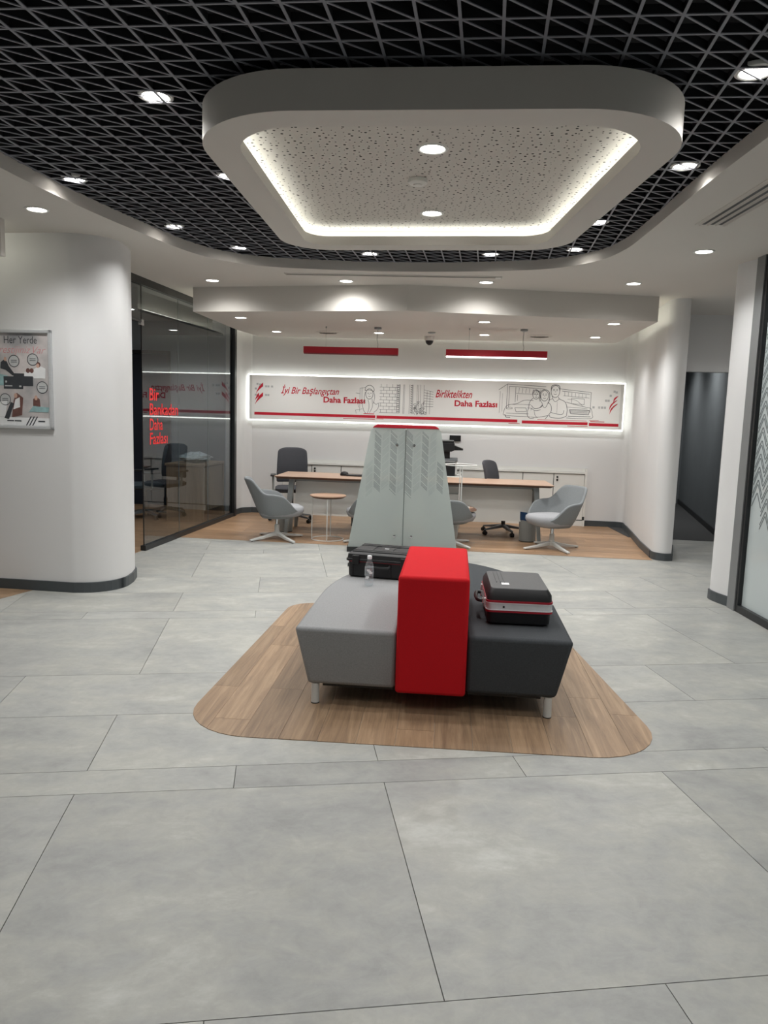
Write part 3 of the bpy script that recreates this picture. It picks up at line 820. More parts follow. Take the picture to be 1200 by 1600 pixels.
# dim room behind the film glass
ob = MB().box((4.4, 2.0, HC / 2), (0.1, 8.6, HC)).build('wall_side', 'wall')
tag(ob, 'wall of the room behind the frosted glass', 'wall', kind='structure')

# ================================================================== MURAL
mu = thing('lit_mural', 'long backlit mural panel with red slogans and line drawings', 'mural', (W0.x, W0.y, 0), WRZ)
MZ0, MZ1, ML0, ML1 = 1.425, 2.075, 0.0, 5.45
FY = -0.100
MB().box(((ML0 + ML1) / 2, -0.085, (MZ0 + MZ1) / 2), (ML1 - ML0, 0.03, MZ1 - MZ0)).build('panel', 'muralp', mu)
h = MB(); mw = ML1 - ML0; mc = (ML0 + ML1) / 2; e = 0.018
for z in (MZ0 - e / 2, MZ1 + e / 2): h.box((mc, -0.068, z), (mw + 2 * e, 0.02, e))
for x in (ML0 - e / 2, ML1 + e / 2): h.box((x, -0.068, (MZ0 + MZ1) / 2), (e, 0.02, MZ1 - MZ0))
h.build('led_edge', 'halo', mu)
MB().box((mc, -0.035, (MZ0 + MZ1) / 2), (mw - 0.3, 0.05, MZ1 - MZ0 - 0.3)).build('back_box', 'white', mu)
for x_ in (ML0 + 0.03, ML1 - 0.03): MB().box((x_, FY - 0.004, (MZ0 + MZ1) / 2), (0.03, 0.006, MZ1 - MZ0)).build('end_strip', 'white', mu)
Y = FY - 0.0015
rd = MB()
def quad(o, x0, x1, z0, z1, y=Y): o.flat([(x0, z0), (x1, z0), (x1, z1), (x0, z1)], y)
quad(rd, 0.08, 1.895, 1.490, 1.530); quad(rd, 1.915, 3.965, 1.488, 1.530); quad(rd, 1.42, 1.89, 1.468, 1.476); quad(rd, 1.9, 2.02, 1.476, 1.482)
quad(rd, 4.03, 4.965, 1.478, 1.520); quad(rd, 4.985, 5.40, 1.470, 1.512); quad(rd, 4.985, 5.12, 1.545, 1.552); quad(rd, 5.0, 5.20, 1.528, 1.537); quad(rd, 4.68, 4.97, 1.455, 1.463); quad(rd, 3.84, 4.0, 1.470, 1.477); quad(rd, 4.25, 4.95, 1.535, 1.541); quad(rd, 1.72, 1.88, 1.545, 1.555)
rd.build('red_band', 'redprint', mu)
def mural_text(txt, x, z, wd, hh, shear, off):
    q = text_mb(txt, wd, hh, shear, off, Y); q.v = [(p[0] + x, p[1], p[2] + z) for p in q.v]
    return q
for txt, x, z, wd, hh, sh, of in (('İyi Bir Başlangıçtan', 0.48, 1.782, 0.87, 0.162, 0.36, 0.012), ('Birliktelikten', 2.77, 1.815, 0.53, 0.112, 0.36, 0.014)):
    tag(mural_text(txt, x, z, wd, hh, sh, of).build('slogan_lettering', 'redprint', mu), 'red handwritten slogan reading ' + txt)
for x in (1.12, 3.05):
    tag(mural_text('Daha Fazlası', x, 1.695, 0.615, 0.088, 0, 0.03).build('slogan_lettering', 'redprint', mu), 'bold red slogan reading Daha Fazlası')
# emblems: curved red stripes with grey squares
em = MB(); eg = MB()
def stripe(x, z, L, wd, flip):
    P = [(x + flip * L * t, z + L * 1.05 * (t ** 0.75)) for t in [k / 8 for k in range(9)]]
    top = [(p[0], p[1] + wd * min(1, 0.15 + 1.6 * k / 8)) for k, p in enumerate(P)]
    MB().flat(P + top[::-1], Y).build('emblem_stripe', 'redprint', mu)
stripe(0.105, 1.80, 0.105, 0.055, 1); stripe(0.09, 1.70, 0.06, 0.05, 1); stripe(0.09, 1.64, 0.12, 0.055, 1)
for x, z in ((0.24, 1.895), (0.275, 1.895), (0.33, 1.895), (0.24, 1.77), (0.275, 1.77), (0.11, 1.93), (0.15, 1.92), (0.085, 1.86), (0.085, 1.77)): quad(eg, x, x + 0.03, z, z + 0.028)
for a in ((5.26, 1.62, 0.13), (5.25, 1.67, 0.13), (5.30, 1.78, 0.09)):
    P = [(a[0] + a[2] * t ** 1.6 * 0.8, a[1] + a[2] * 1.35 * t) for t in [k / 8 for k in range(9)]]
    top = [(p[0] + 0.01, p[1] + 0.075 * (1 - k / 8) ** 0.7) for k, p in enumerate(P)]
    MB().flat(P + top[::-1], Y).build('emblem_stripe', 'redprint', mu)
for x, z in ((5.02, 1.72), (5.10, 1.72), (5.14, 1.72), (5.18, 1.72), (5.19, 1.82), (5.225, 1.82), (5.25, 1.89), (5.30, 1.95), (5.33, 1.94)): quad(eg, x, x + 0.03, z, z + 0.03)
tag(eg.build('emblem_square', 'greyprint', mu), kind='stuff')
# line drawings
ld_ = MB()
def ell(cx, cz, rx, rz_, a0=0, a1=360, n=18): return [(cx + rx * cos(radians(a0 + (a1 - a0) * k / n)), cz + rz_ * sin(radians(a0 + (a1 - a0) * k / n))) for k in range(n + 1)]
LW = 0.0055
S = lambda pts, wdt=LW: ld_.ribbon(crom(pts, 4) if len(pts) > 2 else pts, wdt, Y)
SL = lambda pts, wdt=LW: ld_.ribbon(pts, wdt, Y)
# brick wall and shutters
for r in range(9):
    z = 1.575 + r * 0.046
    SL([(1.95, z), (2.24, z)], 0.004)
    for k in range(4):
        x = 1.97 + k * 0.085 + (0.04 if r % 2 else 0)
        if x < 2.24: SL([(x, z), (x, z + 0.046)], 0.004)
for x in (2.205, 2.24, 2.25): SL([(x, 1.575), (x, 1.99)], 0.005)
for r in range(14): SL([(2.205, 1.59 + r * 0.029), (2.24, 1.60 + r * 0.029)], 0.006)
for x in (2.30, 2.315, 2.39, 2.43, 2.44, 2.50, 2.52, 2.55, 2.60): SL([(x, 1.565), (x, 1.99)], 0.004)
for r in range(16): SL([(2.405, 1.58 + r * 0.026), (2.428, 1.59 + r * 0.026)], 0.008)
rnd = random.Random(9)
for k in range(26):
    x, z = rnd.uniform(2.47, 2.66), rnd.uniform(1.57, 1.74)
    SL(ell(x, z, rnd.uniform(.008, .022), rnd.uniform(.008, .022), 0, 300, 7), 0.005)
for k in range(7): SL([(2.60, 1.68 + 0.04 * k), (2.74, 1.68 + 0.035 * k)], 0.004)
for x in (2.645, 2.69): SL([(x, 1.57), (x, 1.9)], 0.004)
# woman with a cap in a window
SL(ell(1.80, 1.84, 0.055, 0.075), 0.007); S([(1.735, 1.885), (1.75, 1.945), (1.81, 1.965), (1.86, 1.93), (1.865, 1.88), (1.80, 1.90), (1.735, 1.885)], 0.007)
SL([(1.775, 1.85), (1.79, 1.852)], 0.007); SL([(1.815, 1.85), (1.83, 1.852)], 0.007); S([(1.785, 1.805), (1.80, 1.80), (1.82, 1.807)], 0.006); SL([(1.80, 1.845), (1.797, 1.822)], 0.004)
S([(1.86, 1.88), (1.88, 1.80), (1.86, 1.70)]); S([(1.74, 1.87), (1.725, 1.79), (1.745, 1.70)])
S([(1.745, 1.75), (1.70, 1.70), (1.72, 1.60), (1.76, 1.55)]); S([(1.86, 1.73), (1.90, 1.69), (1.94, 1.71), (1.93, 1.63), (1.87, 1.57)]); S([(1.78, 1.76), (1.80, 1.66), (1.78, 1.56)]); S([(1.84, 1.77), (1.85, 1.66), (1.81, 1.57)])
for q in ([(1.66, 1.92), (1.66, 1.58)], [(1.66, 1.92), (1.74, 1.93)], [(1.60, 1.85), (1.66, 1.84)], [(1.62, 1.72), (1.65, 1.64)], [(1.60, 1.60), (1.70, 1.62)], [(1.60, 1.60), (1.61, 1.55)], [(1.69, 1.93), (1.69, 1.70)]): SL(q, 0.004)
# showroom, two cars, family of three
SL([(3.68, 1.95), (3.80, 2.035), (4.35, 2.01)]); SL([(4.55, 1.985), (4.99, 1.945), (4.99, 1.66)]); SL([(3.80, 2.035), (3.80, 1.68)]); SL([(3.83, 2.005), (4.33, 1.975)]); SL([(3.83, 2.005), (3.83, 1.70)]); SL([(4.58, 1.955), (4.97, 1.92)]); SL([(3.92, 1.995), (3.92, 1.78)])
for k in range(7): SL([(3.97 + 0.05 * k, 1.985 - 0.003 * k), (3.965 + 0.05 * k, 1.91)], 0.004)
for k in range(7): SL([(4.62 + 0.05 * k, 1.945 - 0.005 * k), (4.62 + 0.05 * k, 1.885 - 0.004 * k)], 0.004)
SL([(3.93, 1.905), (4.25, 1.895)], 0.004); SL([(4.60, 1.89), (4.97, 1.865)], 0.004); SL([(4.72, 1.86), (4.72, 1.78), (4.90, 1.77), (4.90, 1.85), (4.72, 1.86)], 0.005); SL([(3.95, 1.885), (3.95, 1.80)], 0.004)
SL([(3.70, 1.93), (3.70, 1.62)], 0.004); SL([(3.735, 1.90), (3.735, 1.64)], 0.003)
S([(3.78, 1.69), (3.82, 1.735), (3.95, 1.76), (4.05, 1.81), (4.18, 1.81)]); S([(3.78, 1.69), (3.76, 1.62), (3.80, 1.585), (4.15, 1.575)]); S([(3.80, 1.70), (3.87, 1.705), (3.88, 1.685), (3.81, 1.68), (3.80, 1.70)], 0.005)
SL([(3.92, 1.70), (4.08, 1.70), (4.09, 1.65), (3.94, 1.64), (3.92, 1.70)], 0.006); SL([(3.80, 1.62), (4.12, 1.615)], 0.006); S([(4.10, 1.70), (4.16, 1.695), (4.15, 1.67)], 0.005); SL([(3.78, 1.60), (3.80, 1.56), (3.86, 1.56)], 0.01)
S([(3.88, 1.745), (4.0, 1.75), (4.15, 1.745)], 0.004)
S([(4.64, 1.80), (4.78, 1.765), (4.92, 1.735), (5.0, 1.715), (5.02, 1.64), (5.0, 1.575), (4.66, 1.575)]); SL([(4.70, 1.695), (4.98, 1.69), (4.97, 1.63), (4.72, 1.635), (4.70, 1.695)], 0.007); SL([(4.68, 1.60), (5.0, 1.60)], 0.007); S([(4.66, 1.84), (4.78, 1.83), (4.88, 1.75)], 0.004); S([(4.66, 1.73), (4.80, 1.725), (4.95, 1.71)], 0.004)
for k in range(4): SL([(4.70, 1.648 + k * 0.011), (4.96, 1.645 + k * 0.011)], 0.003)
SL(ell(4.485, 1.945, 0.062, 0.085), 0.007); S([(4.425, 1.96), (4.43, 2.02), (4.485, 2.04), (4.54, 2.02), (4.547, 1.955)], 0.009)
SL(ell(4.335, 1.88, 0.055, 0.075), 0.007); S([(4.275, 1.84), (4.275, 1.93), (4.335, 1.968), (4.40, 1.93), (4.405, 1.82), (4.385, 1.77)], 0.009); S([(4.285, 1.80), (4.265, 1.86)], 0.007)
SL(ell(4.215, 1.89, 0.047, 0.06), 0.007); S([(4.165, 1.90), (4.175, 1.95), (4.22, 1.962), (4.265, 1.93)], 0.009)
for cx, cz, k in ((4.485, 1.945, 1), (4.335, 1.88, .9), (4.215, 1.89, .8)):
    SL([(cx - .03 * k, cz + .012), (cx - .014 * k, cz + .012)], 0.008); SL([(cx + .014 * k, cz + .012), (cx + .03 * k, cz + .012)], 0.008); S([(cx - .02 * k, cz - .035 * k), (cx, cz - .043 * k), (cx + .02 * k, cz - .035 * k)], 0.006); SL([(cx, cz + .01), (cx + .004, cz - .015)], 0.004)
    SL([(cx - .034 * k, cz + .028), (cx - .012 * k, cz + .028)], 0.006); SL([(cx + .012 * k, cz + .028), (cx + .034 * k, cz + .028)], 0.006)
S([(4.44, 1.88), (4.45, 1.845), (4.39, 1.82)]); S([(4.53, 1.87), (4.55, 1.84), (4.63, 1.80), (4.665, 1.70), (4.66, 1.60)], 0.007); S([(4.45, 1.845), (4.49, 1.80), (4.55, 1.845)], 0.006); S([(4.66, 1.60), (4.58, 1.57), (4.44, 1.575), (4.42, 1.61)], 0.007); S([(4.62, 1.68), (4.60, 1.625), (4.50, 1.63), (4.43, 1.65)], 0.006); SL([(4.52, 1.80), (4.52, 1.64)], 0.003)
S([(4.29, 1.80), (4.31, 1.75), (4.26, 1.70)], 0.006); S([(4.385, 1.79), (4.43, 1.75), (4.44, 1.67), (4.40, 1.60), (4.36, 1.55)], 0.007); S([(4.30, 1.75), (4.35, 1.71), (4.385, 1.77)], 0.006); S([(4.40, 1.60), (4.24, 1.57), (4.16, 1.575)], 0.006)
S([(4.175, 1.845), (4.13, 1.79), (4.115, 1.70), (4.10, 1.62), (4.13, 1.56), (4.20, 1.56)], 0.007); S([(4.255, 1.845), (4.27, 1.80)], 0.006); S([(4.155, 1.74), (4.20, 1.695), (4.28, 1.71), (4.32, 1.75)], 0.007); S([(4.16, 1.70), (4.21, 1.665), (4.29, 1.68)], 0.006); S([(4.20, 1.66), (4.215, 1.60), (4.25, 1.565)], 0.005)
ld_.build('line_drawing', 'lineprint', mu)

# black wall panel under the mural
t = thing('wall_display', 'small black wall panel between mural and printer', 'wall panel', (W0.x + WD.x * 3.08, W0.y + WD.y * 3.08, 1.23), WRZ)
MB().box((0, -0.012, 0), (0.165, 0.024, 0.085)).build('housing', 'black', t, bevel=0.003)
MB().box((-0.02, -0.0245, 0.0), (0.10, 0.002, 0.06)).build('screen', 'blackmat', t)

# ================================================================== BUILT-IN CREDENZA
cr = thing('credenza', 'white built-in low cabinet row under the mural with black locks', 'cabinet', (W0.x, W0.y, 0), WRZ)
CL0, CL1, CZ = 0.50, 4.99, 0.80
MB().box(((CL0 + CL1) / 2, -0.012, CZ / 2), (CL1 - CL0, 0.024, CZ)).build('body', 'jamb', cr)
MB().box(((CL0 + CL1) / 2, -0.030, CZ - 0.015), (CL1 - CL0, 0.06, 0.03)).build('worktop', 'white', cr, bevel=0.003)
MB().box(((CL0 + CL1) / 2, -0.022, CZ + 0.025), (CL1 - CL0, 0.014, 0.045)).build('upstand', 'white', cr)
MB().box((CL1 + 0.012, -0.030, CZ / 2 + 0.02), (0.03, 0.06, CZ + 0.05)).build('end_frame', 'white', cr)
MB().box(((CL0 + CL1) / 2, -0.026, 0.04), (CL1 - CL0, 0.03, 0.08)).build('plinth', 'white', cr)
dw = (CL1 - CL0) / 10
for k in range(10):
    d = MB().box((CL0 + dw * (k + .5), -0.034, 0.428), (dw - 0.012, 0.02, 0.665)).build('door', 'white', cr, bevel=0.002)
    if k % 2 == 1:
        lk = MB()
        for z in (0.715, 0.672):
            lk.add(*(lambda b: (b.v, b.f))(MB().lathe([(0.014, 0), (0.014, 0.014), (0.001, 0.014)], 14).xf(Matrix.Translation((CL0 + dw * k + 0.05, -0.043, z)) @ Matrix.Rotation(radians(90), 4, 'X'))))
        lk.build('lock', 'black', d)

# ================================================================== PENDANTS
def pendant(x0, y0, L, z, lit, label, cables):
    t = thing('pendant_light', label, 'pendant lamp', (x0, y0, z), radians(-4.9), 'red linear pendants')
    MB().box((L / 2, 0, 0.048), (L, 0.075, 0.08)).build('housing', 'redlac', t, bevel=0.003)
    MB().box((L / 2, 0, 0.003), (L - 0.01, 0.066, 0.016)).build('diffuser', 'lens' if lit else 'offlens', t)
    for i, cx in enumerate(cables):
        top = HS - z
        if i == len(cables) - 1:
            MB().tube(crom([(cx, 0, 0.088), (cx + 0.006, 0, 0.13), (cx - 0.008, 0, 0.2), (cx, 0, top - 0.02)], 5), 0.004, 6).build('power_cable', 'greymetal', t)
            MB().lathe([(0.045, top), (0.045, top - 0.022), (0.02, top - 0.03)], 18, (cx, 0, 0)).build('canopy', 'greymetal', t, smooth=True)
        else:
            MB().tube([(cx, 0, 0.088), (cx, 0, top)], 0.0015, 5).build('suspension_wire', 'greymetal', t)
            MB().lathe([(0.008, top), (0.008, top - 0.02)], 10, (cx, 0, 0)).build('ceiling_stud', 'greymetal', t)
    return t
pendant(-1.075, 9.66, 1.20, 2.285, False, 'unlit red linear pendant on the left over the first desk', (0.28, 0.935))
pendant(0.705, 9.40, 1.23, 2.277, True, 'lit red linear pendant on the right with glowing underside', (0.28, 0.94))

# ================================================================== POSTER
PF = Vector((-2.70, 6.118)); prz = math.atan2(6.095 - 6.41, -2.52 + 5.0)
po = thing('poster', 'framed grey poster headed Her Yerde on the white wall', 'poster', (PF.x, PF.y, 0), prz)
PX0, PX1, PZ0, PZ1 = -0.60, 0.0, 1.345, 2.14
for nm, c, d in (('frame_rail', (-0.3, -0.016, PZ1 - 0.014), (0.6, 0.03, 0.028)), ('frame_rail', (-0.3, -0.016, PZ0 + 0.014), (0.6, 0.03, 0.028)), ('frame_stile', (-0.014, -0.016, (PZ0 + PZ1) / 2), (0.028, 0.03, PZ1 - PZ0)), ('frame_stile', (-0.586, -0.016, (PZ0 + PZ1) / 2), (0.028, 0.03, PZ1 - PZ0))):
    MB().box(c, d).build(nm, 'alu', po, bevel=0.006)
MB().box((-0.3, -0.006, (PZ0 + PZ1) / 2), (0.56, 0.008, PZ1 - PZ0 - 0.04)).build('print', 'poster', po)
PY = -0.0112
def pprint(o, m, nm='print_detail'): return o.build(nm, m, po)
PW = lambda u, v: (-0.028 - 0.544 * (1 - u), PZ0 + 0.03 + (PZ1 - PZ0 - 0.06) * v)   # 0..1 over the print
for txt, wd, hh, sh, of, x_, z_, m_ in (('Her', 0.105, 0.058, 0, 0, -0.415, 2.03, 'ink'), ('Yerde', 0.160, 0.058, 0, 0, -0.290, 2.03, 'ink'), ('Prestijiniz', 0.315, 0.075, 0.4, -0.008, -0.50, 1.935, 'inkp'), ('Var', 0.110, 0.055, 0.4, -0.008, -0.165, 1.953, 'inkp')):
    q = text_mb(txt, wd, hh, sh, of, PY); q.v = [(p[0] + x_, p[1], p[2] + z_) for p in q.v]
    tag(pprint(q, m_, 'slogan_lettering'), 'poster word reading ' + txt)
wb = MB(); wb.flat([PW(0, 0), PW(1, 0), PW(1, 0.085), PW(0, 0.085)], PY); pprint(wb, 'inkw', 'white_strip')
sl = MB()
for k in range(3): sl.flat([PW(0.60 + .05 * k, 0.0), PW(0.62 + .05 * k, 0.0), PW(0.70 + .05 * k, 0.10), PW(0.68 + .05 * k, 0.10)], PY - 0.0006)
for x in (0.30, 0.42, 0.80): sl.flat([PW(x, 0.04), PW(x + .11, 0.04), PW(x + .11, 0.055), PW(x, 0.055)], PY - 0.0006)
pprint(sl, 'ink', 'print_mark')
ci = MB(); cw = MB(); ct = MB()
for u, v_ in ((0.44, 0.70), (0.74, 0.72), (0.88, 0.42), (0.28, 0.28), (0.12, 0.57)):
    c = PW(u, v_); ci.ribbon(ell(c[0], c[1], 0.046, 0.046, n=24), 0.006, PY - 0.0006); pprint(MB().flat([p for p in ell(c[0], c[1], 0.044, 0.044, n=20)[:-1]], PY - 0.0003), 'greyprint', 'badge_fill')
    for r in range(2): ct.ribbon([(c[0] - 0.026, c[1] + 0.006 - 0.014 * r), (c[0] + 0.026, c[1] + 0.006 - 0.014 * r)], 0.006, PY - 0.0006)
pprint(ci, 'ink', 'badge_ring'); pprint(ct, 'lineprint', 'badge_lettering')
cdm = MB()
for u, v_ in ((0.58, 0.50), (0.42, 0.465)):
    c = PW(u, v_); cdm.flat([(c[0] - .085, c[1] - .05), (c[0] + .085, c[1] - .05), (c[0] + .085, c[1] + .05), (c[0] - .085, c[1] + .05)], PY - 0.0006 - u * 0.0003)
pprint(cdm, 'ink', 'printed_card')
cs = MB()
c = PW(0.42, 0.465); cs.flat([(c[0] - .075, c[1] - .03), (c[0] - .01, c[1] - .03), (c[0] - .01, c[1] - .022), (c[0] - .075, c[1] - .022)], PY - .0012); cs.flat([(c[0] - .07, c[1] + .0), (c[0] - .055, c[1] + .0), (c[0] - .055, c[1] + .015), (c[0] - .07, c[1] + .015)], PY - .0012); cs.flat([(c[0] + .05, c[1] - .035), (c[0] + .07, c[1] - .035), (c[0] + .07, c[1] - .022), (c[0] + .05, c[1] - .022)], PY - .0012)
pprint(cs, 'greyprint', 'card_mark')
def blob(m, cu, cv, pts, k=0.0008):
    c = PW(cu, cv); pprint(MB().flat([(c[0] + x, c[1] + z) for x, z in pts], PY - k), m, 'printed_figure')
suit = [(-0.045, -0.02), (0.0, -0.03), (0.06, -0.075), (0.085, -0.07), (0.03, 0.0), (0.015, 0.035), (-0.012, 0.05), (-0.04, 0.03)]
blob('ink', 0.30, 0.645, suit); blob('skin', 0.30, 0.72, [(0.013 * cos(a), 0.018 * sin(a)) for a in [k * pi / 5 for k in range(10)]])
blob('inkw', 0.82, 0.585, [(-0.035, -0.05), (0.06, -0.05), (0.065, 0.03), (0.02, 0.05), (-0.025, 0.03), (-0.07, 0.0), (-0.06, -0.02)]); blob('inkb', 0.83, 0.665, [(0.018 * cos(a), 0.022 * sin(a)) for a in [k * pi / 5 for k in range(10)]], .001)
blob('skin', 0.82, 0.655, [(0.014 * cos(a), 0.018 * sin(a)) for a in [k * pi / 5 for k in range(10)]], .0013)
for u in (0.66, 0.72): blob('inkb', u, 0.60, [(0.018 * cos(a), 0.02 * sin(a)) for a in [k * pi / 5 for k in range(10)]], .001)
blob('inkw', 0.69, 0.565, [(-0.05, -0.02), (0.04, -0.02), (0.04, 0.012), (-0.05, 0.012)], .0009)
blob('inkb', 0.78, 0.25, [(-0.03, -0.03), (0.035, -0.03), (0.03, 0.03), (0.0, 0.05), (-0.028, 0.03)]); blob('skin', 0.775, 0.305, [(0.014 * cos(a), 0.02 * sin(a)) for a in [k * pi / 5 for k in range(10)]], .0012)
blob('inkt', 0.82, 0.19, [(-0.09, -0.03), (0.08, -0.03), (0.09, 0.01), (-0.05, 0.02)]); blob('inkt', 0.24, 0.50, [(-0.08, -0.05), (0.03, -0.05), (0.05, 0.03), (-0.06, 0.05)], .0004)
blob('inkb', 0.47, 0.22, [(-0.05, -0.10), (0.04, -0.08), (0.055, 0.06), (0.0, 0.10), (-0.03, 0.04)]); blob('inkw', 0.46, 0.24, [(-0.03, -0.05), (0.03, -0.03), (0.03, 0.05), (-0.01, 0.03)], .0011); blob('skin', 0.45, 0.325, [(0.015 * cos(a), 0.02 * sin(a)) for a in [k * pi / 5 for k in range(10)]], .0012)
blob('ink', 0.33, 0.13, [(-0.04, -0.04), (0.0, -0.05), (0.05, 0.08), (0.02, 0.09)], .0012); blob('inkw', 0.22, 0.17, [(-0.06, -0.06), (0.03, -0.06), (0.05, 0.07), (-0.04, 0.06)], .0006)

# ================================================================== WAITING BENCH
be = thing('waiting_bench', 'oval waiting bench of light and dark grey seats split by a red block', 'bench', (0.267, 3.748, 0), radians(-5.2))
def half(sgn):
    P = [(0.185, 0.0), (0.725, 0.0), (0.725, 0.75)]
    P += [(0.725 * cos(radians(a)), 0.75 + 1.3 * sin(radians(a))) for a in range(6, 90, 6)]
    P += [(0.0, 2.05), (0.0, 0.93), (0.185, 0.93)]
    P = [(sgn * x, y) for x, y in P]
    return P if sgn > 0 else P[::-1]
for sgn, m, lb in ((-1, 'fabl', 'light grey upholstered seat'), (1, 'fabd', 'dark charcoal upholstered seat')):
    P = half(sgn); o = MB()
    taper = lambda P, k, dy=0.0: [(x * k if abs(x) > 0.2 else x, y + (dy if y < 0.01 else 0)) for x, y in P]
    o.loft([[(*p, z) for p in q] for q, z in ((taper(P, 0.90, 0.025), 0.115), (P, 0.43))])
    tag(o.build('seat', m, be, bevel=0.022, seg=3, smooth=True), lb)
    MB().prism([(sgn * x, y) for x, y in ((0.2, 0.08), (0.58, 0.08), (0.58, 1.3), (0.2, 1.3))], 0.09, 0.116).build('base_board', 'black', be)
    for x, y in ((0.615, 0.055), (0.50, 1.45)):
        lg = MB().lathe([(0.022, 0.006), (0.021, 0.115)], 16, (sgn * x, y, 0)).build('leg', 'whitemetal', be, smooth=True)
        MB().lathe([(0.019, 0), (0.023, 0.003), (0.023, 0.008)], 16, (sgn * x, y, 0)).build('foot', 'black', lg)
tag(MB().box((0, 0.427, 0.423), (0.365, 0.905, 0.625)).build('divider_block', 'fabr', be, bevel=0.018, seg=3, smooth=True), 'tall red upholstered block')

# ---- cases and bottle on the bench
t = thing('camera_case', 'black and silver hard case with red trim on the dark seat', 'case', (0.765, 4.19, 0.431), radians(-4.0))
def rr(wx, wy, r, n=4): return rpoly([(-wx / 2, -wy / 2), (wx / 2, -wy / 2), (wx / 2, wy / 2), (-wx / 2, wy / 2)], r, n)
def slabs(name, m, specs, parent, **k):
    return MB().loft([[(*p, z) for p in rr(wx, wy, r)] for wx, wy, r, z in specs]).build(name, m, parent, smooth=True, **k)
slabs('lower_shell', 'case', [(0.30, 0.44, 0.03, 0.0), (0.335, 0.475, 0.03, 0.012), (0.345, 0.49, 0.03, 0.075)], t)
slabs('silver_band', 'silver', [(0.355, 0.50, 0.03, 0.082), (0.355, 0.50, 0.03, 0.128)], t)
for z in (0.074, 0.128): slabs('red_trim', 'casered', [(0.360, 0.505, 0.032, z), (0.360, 0.505, 0.032, z + 0.010)], t)
for z in (0.0855, 0.1225): slabs('white_trim', 'cap', [(0.361, 0.506, 0.032, z), (0.361, 0.506, 0.032, z + 0.003)], t)
slabs('lid', 'case', [(0.35, 0.495, 0.03, 0.138), (0.345, 0.49, 0.03, 0.172), (0.31, 0.455, 0.03, 0.200)], t)
slabs('lid_top', 'casetop', [(0.312, 0.457, 0.03, 0.1985), (0.308, 0.45, 0.03, 0.2025)], t)
for k in range(3): MB().box((-0.115 + 0.022 * k, 0.06, 0.203), (0.006, 0.28, 0.005)).build('lid_rib', 'casetop', t)
MB().box((-0.07, -0.115, 0.2032), (0.042, 0.05, 0.001)).build('sticker', 'sticker', t)
MB().tube(crom([(-0.178, 0.03, 0.115), (-0.215, 0.025, 0.118), (-0.225, -0.03, 0.115), (-0.225, -0.08, 0.112), (-0.215, -0.13, 0.11), (-0.178, -0.135, 0.108)], 4), 0.011, 8).build('handle', 'black', t, smooth=True)
for y in (0.03, -0.135): MB().box((-0.185, y, 0.108), (0.022, 0.028, 0.03)).build('handle_bracket', 'chrome', t, bevel=0.003)
MB().lathe([(0.006, 0), (0.006, 0.003)], 12).xf(Matrix.Translation((-0.085, -0.2505, 0.105)) @ Matrix.Rotation(radians(90), 4, 'X')).build('rivet', 'black', t)
for y in (0.15, -0.19): MB().box((-0.182, y, 0.112), (0.012, 0.035, 0.05)).build('latch', 'silver', t, bevel=0.003)

t = thing('equipment_case', 'ribbed black equipment case behind the red block on the light seat', 'case', (0.03, 5.20, 0.431), radians(-14))
slabs('lower_shell', 'case', [(0.43, 0.34, 0.03, 0.0), (0.46, 0.37, 0.03, 0.01), (0.465, 0.375, 0.03, 0.108)], t)
slabs('seal_line', 'casered', [(0.472, 0.382, 0.03, 0.108), (0.472, 0.382, 0.03, 0.114)], t)
slabs('lid', 'case', [(0.490, 0.40, 0.03, 0.114), (0.490, 0.40, 0.03, 0.128), (0.478, 0.388, 0.03, 0.131), (0.470, 0.38, 0.03, 0.160), (0.43, 0.34, 0.03, 0.172)], t)
for y in (-0.145, -0.10, 0.10, 0.145): MB().box((0, y, 0.173), (0.42, 0.024, 0.014)).build('lid_rib', 'case', t, bevel=0.005)
for x in (-0.14, 0.0, 0.14): MB().box((x, 0.0, 0.1725), (0.11, 0.15, 0.008)).build('lid_panel', 'case', t, bevel=0.004)
for x in (-0.17, 0.17): MB().box((x, -0.20, 0.125), (0.05, 0.02, 0.06)).build('latch', 'black', t, bevel=0.005)
for x in (-0.2, -0.07, 0.07, 0.2): MB().box((x, -0.188, 0.055), (0.016, 0.012, 0.095)).build('body_rib', 'case', t, bevel=0.004)
for y in (-0.1, 0.1): MB().box((-0.238, y, 0.10), (0.012, 0.035, 0.05)).build('latch', 'black', t, bevel=0.004)
MB().tube(crom([(-0.07, -0.20, 0.09), (-0.065, -0.225, 0.085), (0, -0.23, 0.082), (0.065, -0.225, 0.085), (0.07, -0.20, 0.09)], 4), 0.010, 8).build('handle', 'black', t, smooth=True)
MB().box((0.0, 0.0, 0.177), (0.03, 0.02, 0.001)).build('badge', 'sticker', t)
for y in (-0.13, 0.05): MB().box((-0.2455, y, 0.07), (0.006, 0.02, 0.025)).build('hinge_pin', 'chrome', t)

